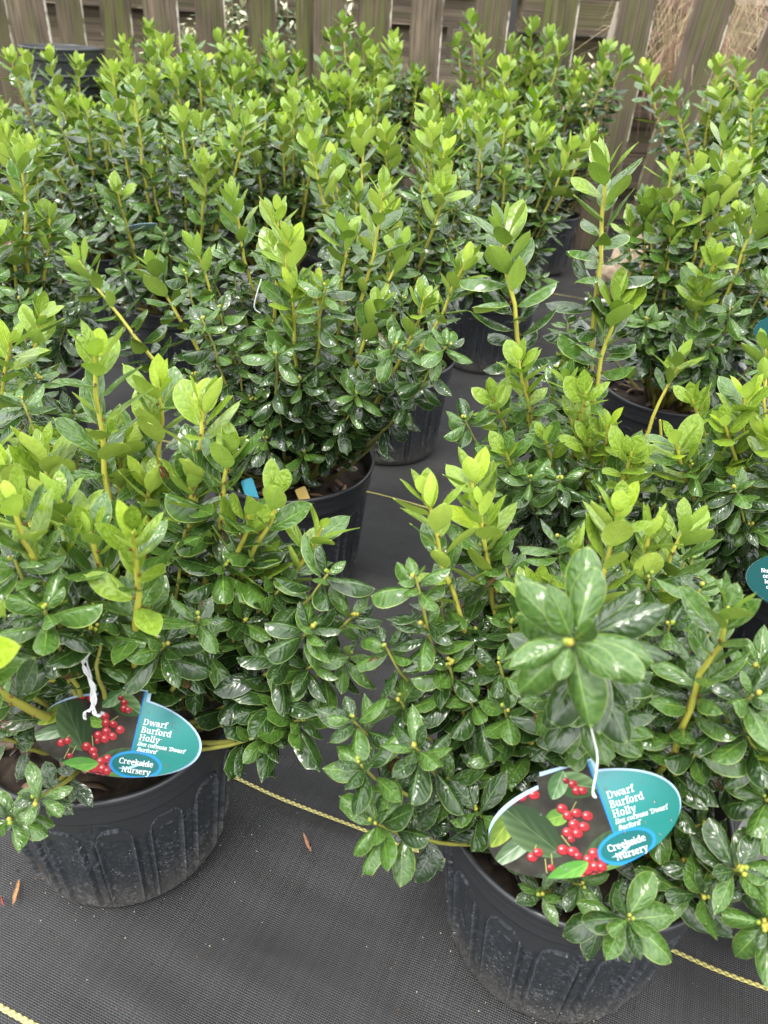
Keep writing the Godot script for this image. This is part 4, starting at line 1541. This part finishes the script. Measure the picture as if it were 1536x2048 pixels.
	holly(Vector3(0.222, 0, -0.512), "front right potted holly with low rosettes spilling over its pot rim", G, 12, SHOOTS.front_right, 0, 16, 0.52, 0.045, true, 50, 0.9)
	holly(Vector3(-0.167, 0, -1.175), "potted holly with blue and yellow slips in its bark mulch", G, 13, SHOOTS.second_left, 5, 24, 0.66, 0.049, true, 60, 1.4)
	holly(Vector3(0.33, 0, -1.03), "potted holly with tall bare yellow stems behind the front right holly", G, 14, SHOOTS.second_right, 3, 20, 0.56, 0.045, true, 30, 0.5)
	holly(Vector3(-0.005, 0, -1.692), "potted holly whose grey pot side shows right behind the slip-marked holly", G, 15, SHOOTS.third_middle, 9, 20, 0.73, 0.054, true, 40, 0.1)
	holly(Vector3(0.615, 0, -1.598), "potted holly in an open black pot with lime shoots at right", G, 16, SHOOTS.third_right, 8, 20, 0.73, 0.054, true, 60, 0.7)
	holly(Vector3(0.66, 0, -0.93), "potted holly with lime tips beside a teal text tag at right edge", G, 17, SHOOTS.mid_edge_right, 2, 18, 0.56, 0.046, true, 40, 0.3)
	holly(Vector3(0.60, 0, -0.50), "holly at right edge with a white plastic sleeve on its stem", G, 18, SHOOTS.edge_front_right, 1, 12, 0.5, 0.047, true, 20, 0.3)
	holly(Vector3(-0.68, 0, -0.95), "potted holly at left edge just behind the front left holly", G, 19, SHOOTS.mid_edge_left, 5, 20, 0.6, 0.048, true, 20, 0.3)
	holly(Vector3(-0.80, 0, -1.5), "potted holly at left edge with brown trunk and pine bark showing", G, 20, SHOOTS.third_left, 8, 16, 0.74, 0.054, true, 50, 0.3)
	holly(Vector3(-0.60, 0, -2.0), "potted holly with a white tie and an edge-on tag at left", G, 21, SHOOTS.third_leftmid, 9, 18, 0.76, 0.055, true, 30, 0.3)
	holly(Vector3(0.274, 0, -2.288), "potted holly in a dark pot left of the bare ground gap", G, 22, SHOOTS.fourth_middle, 10, 22, 0.75, 0.057, false, 10, 0.3)
	var B := [
		[-1.10, -1.9, "", 8, "holly cut by left edge behind the brown-trunked holly"],
		[-0.92, -2.45, "", 9, "holly in the fourth row, left of middle, below the stacked empty pots", 0.66],
		[-0.38, -2.40, "", 9, "bushy holly behind the white-tied holly, left of middle"],
		[1.06, -2.15, "", 9, "holly at right edge in the fourth row behind the teal tag"],
		[1.06, -1.52, "", 8, "holly at right edge holding the small teal tag"],
		[-1.25, -3.05, "fourth_b", 6, "holly with three tall tips before the stacked empty pots", 0.60],
		[-0.75, -2.96, "", 10, "holly in the fifth row below the beige gap in the fence"],
		[-0.22, -2.88, "", 10, "holly in the fifth row at the middle, with bright lime tips"],
		[0.26, -2.84, "", 10, "holly in the fifth row behind the dark-potted holly"],
		[1.24, -2.62, "fourth_e", 8, "holly right of the tan rock with lime tips below a leaning picket"],
		[-1.70, -3.12, "", 8, "holly at far left edge near the stacked empty pots", 0.62],
		[-1.12, -3.50, "fifth_a", 7, "back row holly with one tall shoot against the fence at left", 0.72],
		[-0.60, -3.42, "fifth_b", 7, "back row holly under the variegated shrub gaps"],
		[-0.10, -3.40, "fifth_c", 7, "back row holly with dark tips against the middle pickets"],
		[0.40, -3.32, "fifth_d", 5, "tallest back row holly, right of middle at the fence"],
		[0.60, -3.42, "fifth_e", 5, "thin back row holly in front of the pale stake"],
		[1.17, -3.10, "fifth_f", 8, "back row holly below the tan grass at right"],
		[1.55, -2.75, "", 8, "holly at right edge in the fifth row under the pink grass"],
	]
	for k in B.size():
		var b: Array = B[k]
		holly(Vector3(b[0], 0, b[1]), b[4], G, 60 + k, SHOOTS[b[2]] if b[2] else [], b[3] + 9, 15, b[5] if b.size() > 5 else (0.80 if b[1] < -2.9 else 0.76), 0.060, false, 0, k * 0.7)

	# tags, slips and ties
	var right := Vector3(0.998, 0.052, -0.033)
	var up := Vector3(-0.062, 0.84, -0.539)
	var back := right.cross(up)
	var b1 := Basis(right, up, back) * Basis(Vector3(0, 0, 1), deg_to_rad(-9)) * Basis(Vector3.RIGHT, deg_to_rad(-28))
	hang_tag(Vector3(-0.241, 0.302, -0.49), b1, "oval teal and berry photo tag on twisted white string, front left pot", tag_picture(5), Vector3(-0.253, 0.335, -0.487), Vector3(-0.268, 0.381, -0.52), true)
	var b2 := Basis(right, up, back) * Basis(Vector3(0, 0, 1), deg_to_rad(15)) * Basis(Vector3.RIGHT, deg_to_rad(-14))
	hang_tag(Vector3(0.175, 0.357, -0.385), b2, "oval teal and berry photo tag on a straight string, front right pot", tag_picture(6), Vector3(0.169, 0.401, -0.380), Vector3(0.163, 0.472, -0.412), false)
	var tealm := plain(0.008, 0.058, 0.060, 0.7, 0.2)
	var t3 := thing("text_tag", "teal tag printed with small white text at the right edge", "plant tag", Vector3(0.486, 0.362, -0.715))
	var s3 := part("card", card(tag_outline(), 0.0006, 0.0), null, t3, Transform3D(Basis(right, up, back) * Basis(Vector3(0, 0, 1), -0.1) * Basis(Vector3.RIGHT, -0.2), Vector3(0.012, 0.004, 0)))
	s3.set_surface_override_material(0, tealm)
	s3.set_surface_override_material(1, M.card_edge)
	var lines := ["Nursery of", "or.  Our", "le, edibles", "own plant"]
	for k in 4:
		lettering(lines[k], M.serif, 0.0062, Vector2(-0.062 + 0.002 * k, 0.009 - k * 0.0062), s3, M.ink)
	var t4 := thing("back_tag", "small dark teal tag half hidden behind leaves at right", "plant tag", Vector3(0.705, 0.452, -1.35))
	var s4 := part("card", card(tag_outline(), 0.0006, 0.0), null, t4, Transform3D(Basis(right, up, back) * Basis(Vector3(0, 0, 1), -0.05), Vector3(0.012, 0, 0)))
	s4.set_surface_override_material(0, tealm)
	s4.set_surface_override_material(1, M.card_edge)
	slip("blue_slip", Vector3(-0.218, 0.228, -1.06), Basis(right, up, back) * Basis(Vector3(0, 0, 1), deg_to_rad(18)), Vector2(0.020, 0.044), plain(0.03, 0.30, 0.42, 0.4), "turquoise plastic slip with handwriting stuck in bark mulch", "pot slip")
	slip("yellow_slip", Vector3(-0.132, 0.230, -1.055), Basis(right, up, back) * Basis(Vector3(0, 0, 1), deg_to_rad(22)), Vector2(0.018, 0.028), plain(0.68, 0.48, 0.12, 0.4), "yellow plastic slip stuck in bark mulch near the pot rim", "pot slip")
	slip("white_label", Vector3(-0.442, 0.348, -0.86), Basis(right, Vector3(-0.03, 0.25, -0.95).normalized(), right.cross(Vector3(-0.03, 0.25, -0.95).normalized())) * Basis(Vector3(0, 0, 1), 0.5), Vector2(0.085, 0.022), M.white, "white label lying among leaves at the left edge", "label")
	var t5 := thing("edge_on_tag", "pale tag seen edge-on, tied with white string at left", "plant tag", Vector3(-0.616, 0.444, -1.85))
	part("card", card(tag_outline(), 0.0012, 0.0), plain(0.42, 0.62, 0.78, 0.4), t5, Transform3D(Basis(Vector3(0.97, 0.22, 0).normalized(), Vector3(0.1, -0.42, -0.9).normalized(), Vector3(0.97, 0.22, 0).normalized().cross(Vector3(0.1, -0.42, -0.9).normalized())).orthonormalized().scaled(Vector3(0.62, 0.62, 0.62)), Vector3.ZERO))
	string_tube("string", [Vector3(-0.046, -0.010, 0.0), Vector3(-0.052, 0.005, 0.01), Vector3(-0.045, 0.022, 0.012), Vector3(-0.038, 0.034, 0.012), Vector3(-0.030, 0.038, 0.012), Vector3(-0.036, 0.046, 0.012)], t5, 0.003, true)
	slip("ground_label", Vector3(0.80, 0.012, -2.97), Basis(Vector3.RIGHT, Vector3.FORWARD, Vector3.UP), Vector2(0.15, 0.03), M.white, "white plastic label lying by the tan rock", "label")
	# white plastic sleeve on the stem at the right edge
	var sg := Geo.new()
	var rows := []
	for k in 13:
		var s := k / 12.0
		var ring := PackedVector3Array()
		for e in 9:
			var a := lerpf(-1.0, 0.7, e / 8.0)
			var r := 0.040 + 0.005 * sin(a * 5.0 + s * 4.0) + 0.006 * sin(s * 9.0 + a)
			ring.append(Vector3(sin(a) * r + 0.010 * s, lerpf(-0.075, 0.05, s) + 0.004 * sin(a * 3.0), cos(a) * r * 0.7))
		rows.append(ring)
	sg.grid(rows, [], [], false, false)
	var sm := plain(0.72, 0.72, 0.70, 0.4)
	sm.backlight_enabled = true
	sm.backlight = Color(0.6, 0.6, 0.58)
	var sl := part("plastic_sleeve", sg.mesh(), sm, self, Transform3D(Basis(Vector3(0, 0, 1), 0.25), Vector3(0.338, 0.375, -0.425)))
	tag(sl, "white translucent plastic sleeve hanging at the right edge", "plastic sleeve")
	var tie := thing("white_tie", "white twist tie round a yellow stem behind the slips", "twist tie", Vector3(-0.205, 0.53, -1.12))
	string_tube("wire", [Vector3(0.008, 0.03, 0.012), Vector3(0.002, 0.012, 0.014), Vector3(-0.004, -0.012, 0.012), Vector3(0.004, -0.022, 0.008)], tie, 0.0009)

	# behind the fence and at its foot
	variegated(fence_point(-1.16, 0.42, 0.0), Vector3(0.13, 0.98, 0.1), 420, 801, 0.6, "variegated shrub left of the beige gap behind the fence")
	variegated(fence_point(-0.90, 0.42, 0.0), Vector3(0.15, 1.0, 0.1), 480, 802, 0.55, "densest variegated shrub behind the left pickets")
	variegated(fence_point(-0.62, 0.42, 0.0), Vector3(0.11, 0.95, 0.1), 320, 803, 0.3, "greener variegated shrub behind the narrow middle picket")
	variegated(fence_point(-0.36, 0.40, 0.0), Vector3(0.10, 1.02, 0.08), 200, 804, 0.9, "cream-leaved sprays above the dark back row tips")
	variegated(fence_point(0.86, 0.34, 0.0), Vector3(0.12, 0.86, 0.08), 260, 805, 0.75, "pale variegated shrub at the foot of the wooden stake")
	variegated(fence_point(-1.50, 0.36, 0.0), Vector3(0.07, 0.9, 0.06), 160, 806, 0.6, "thin variegated sprig behind the left mossy picket")
	muhly(fence_point(1.36, 0.55, 0.0), "tan and pink feathery grass clump behind the right pickets")
	empty_pots()
	rock()
	dead_leaf(Vector3(-0.401, 0, -0.502), 0.25, 0.034, Color(0.55, 0.30, 0.14), "tan spotted dry leaf left of the front left pot")
	dead_leaf(Vector3(-0.412, 0, -0.490), 0.7, 0.018, Color(0.36, 0.10, 0.08), "small red dry leaf beside the tan one at left")
	dead_leaf(Vector3(-0.071, 0, -0.589), 0.45, 0.030, Color(0.52, 0.27, 0.17), "lone pale brown dry leaf between the two front pots")
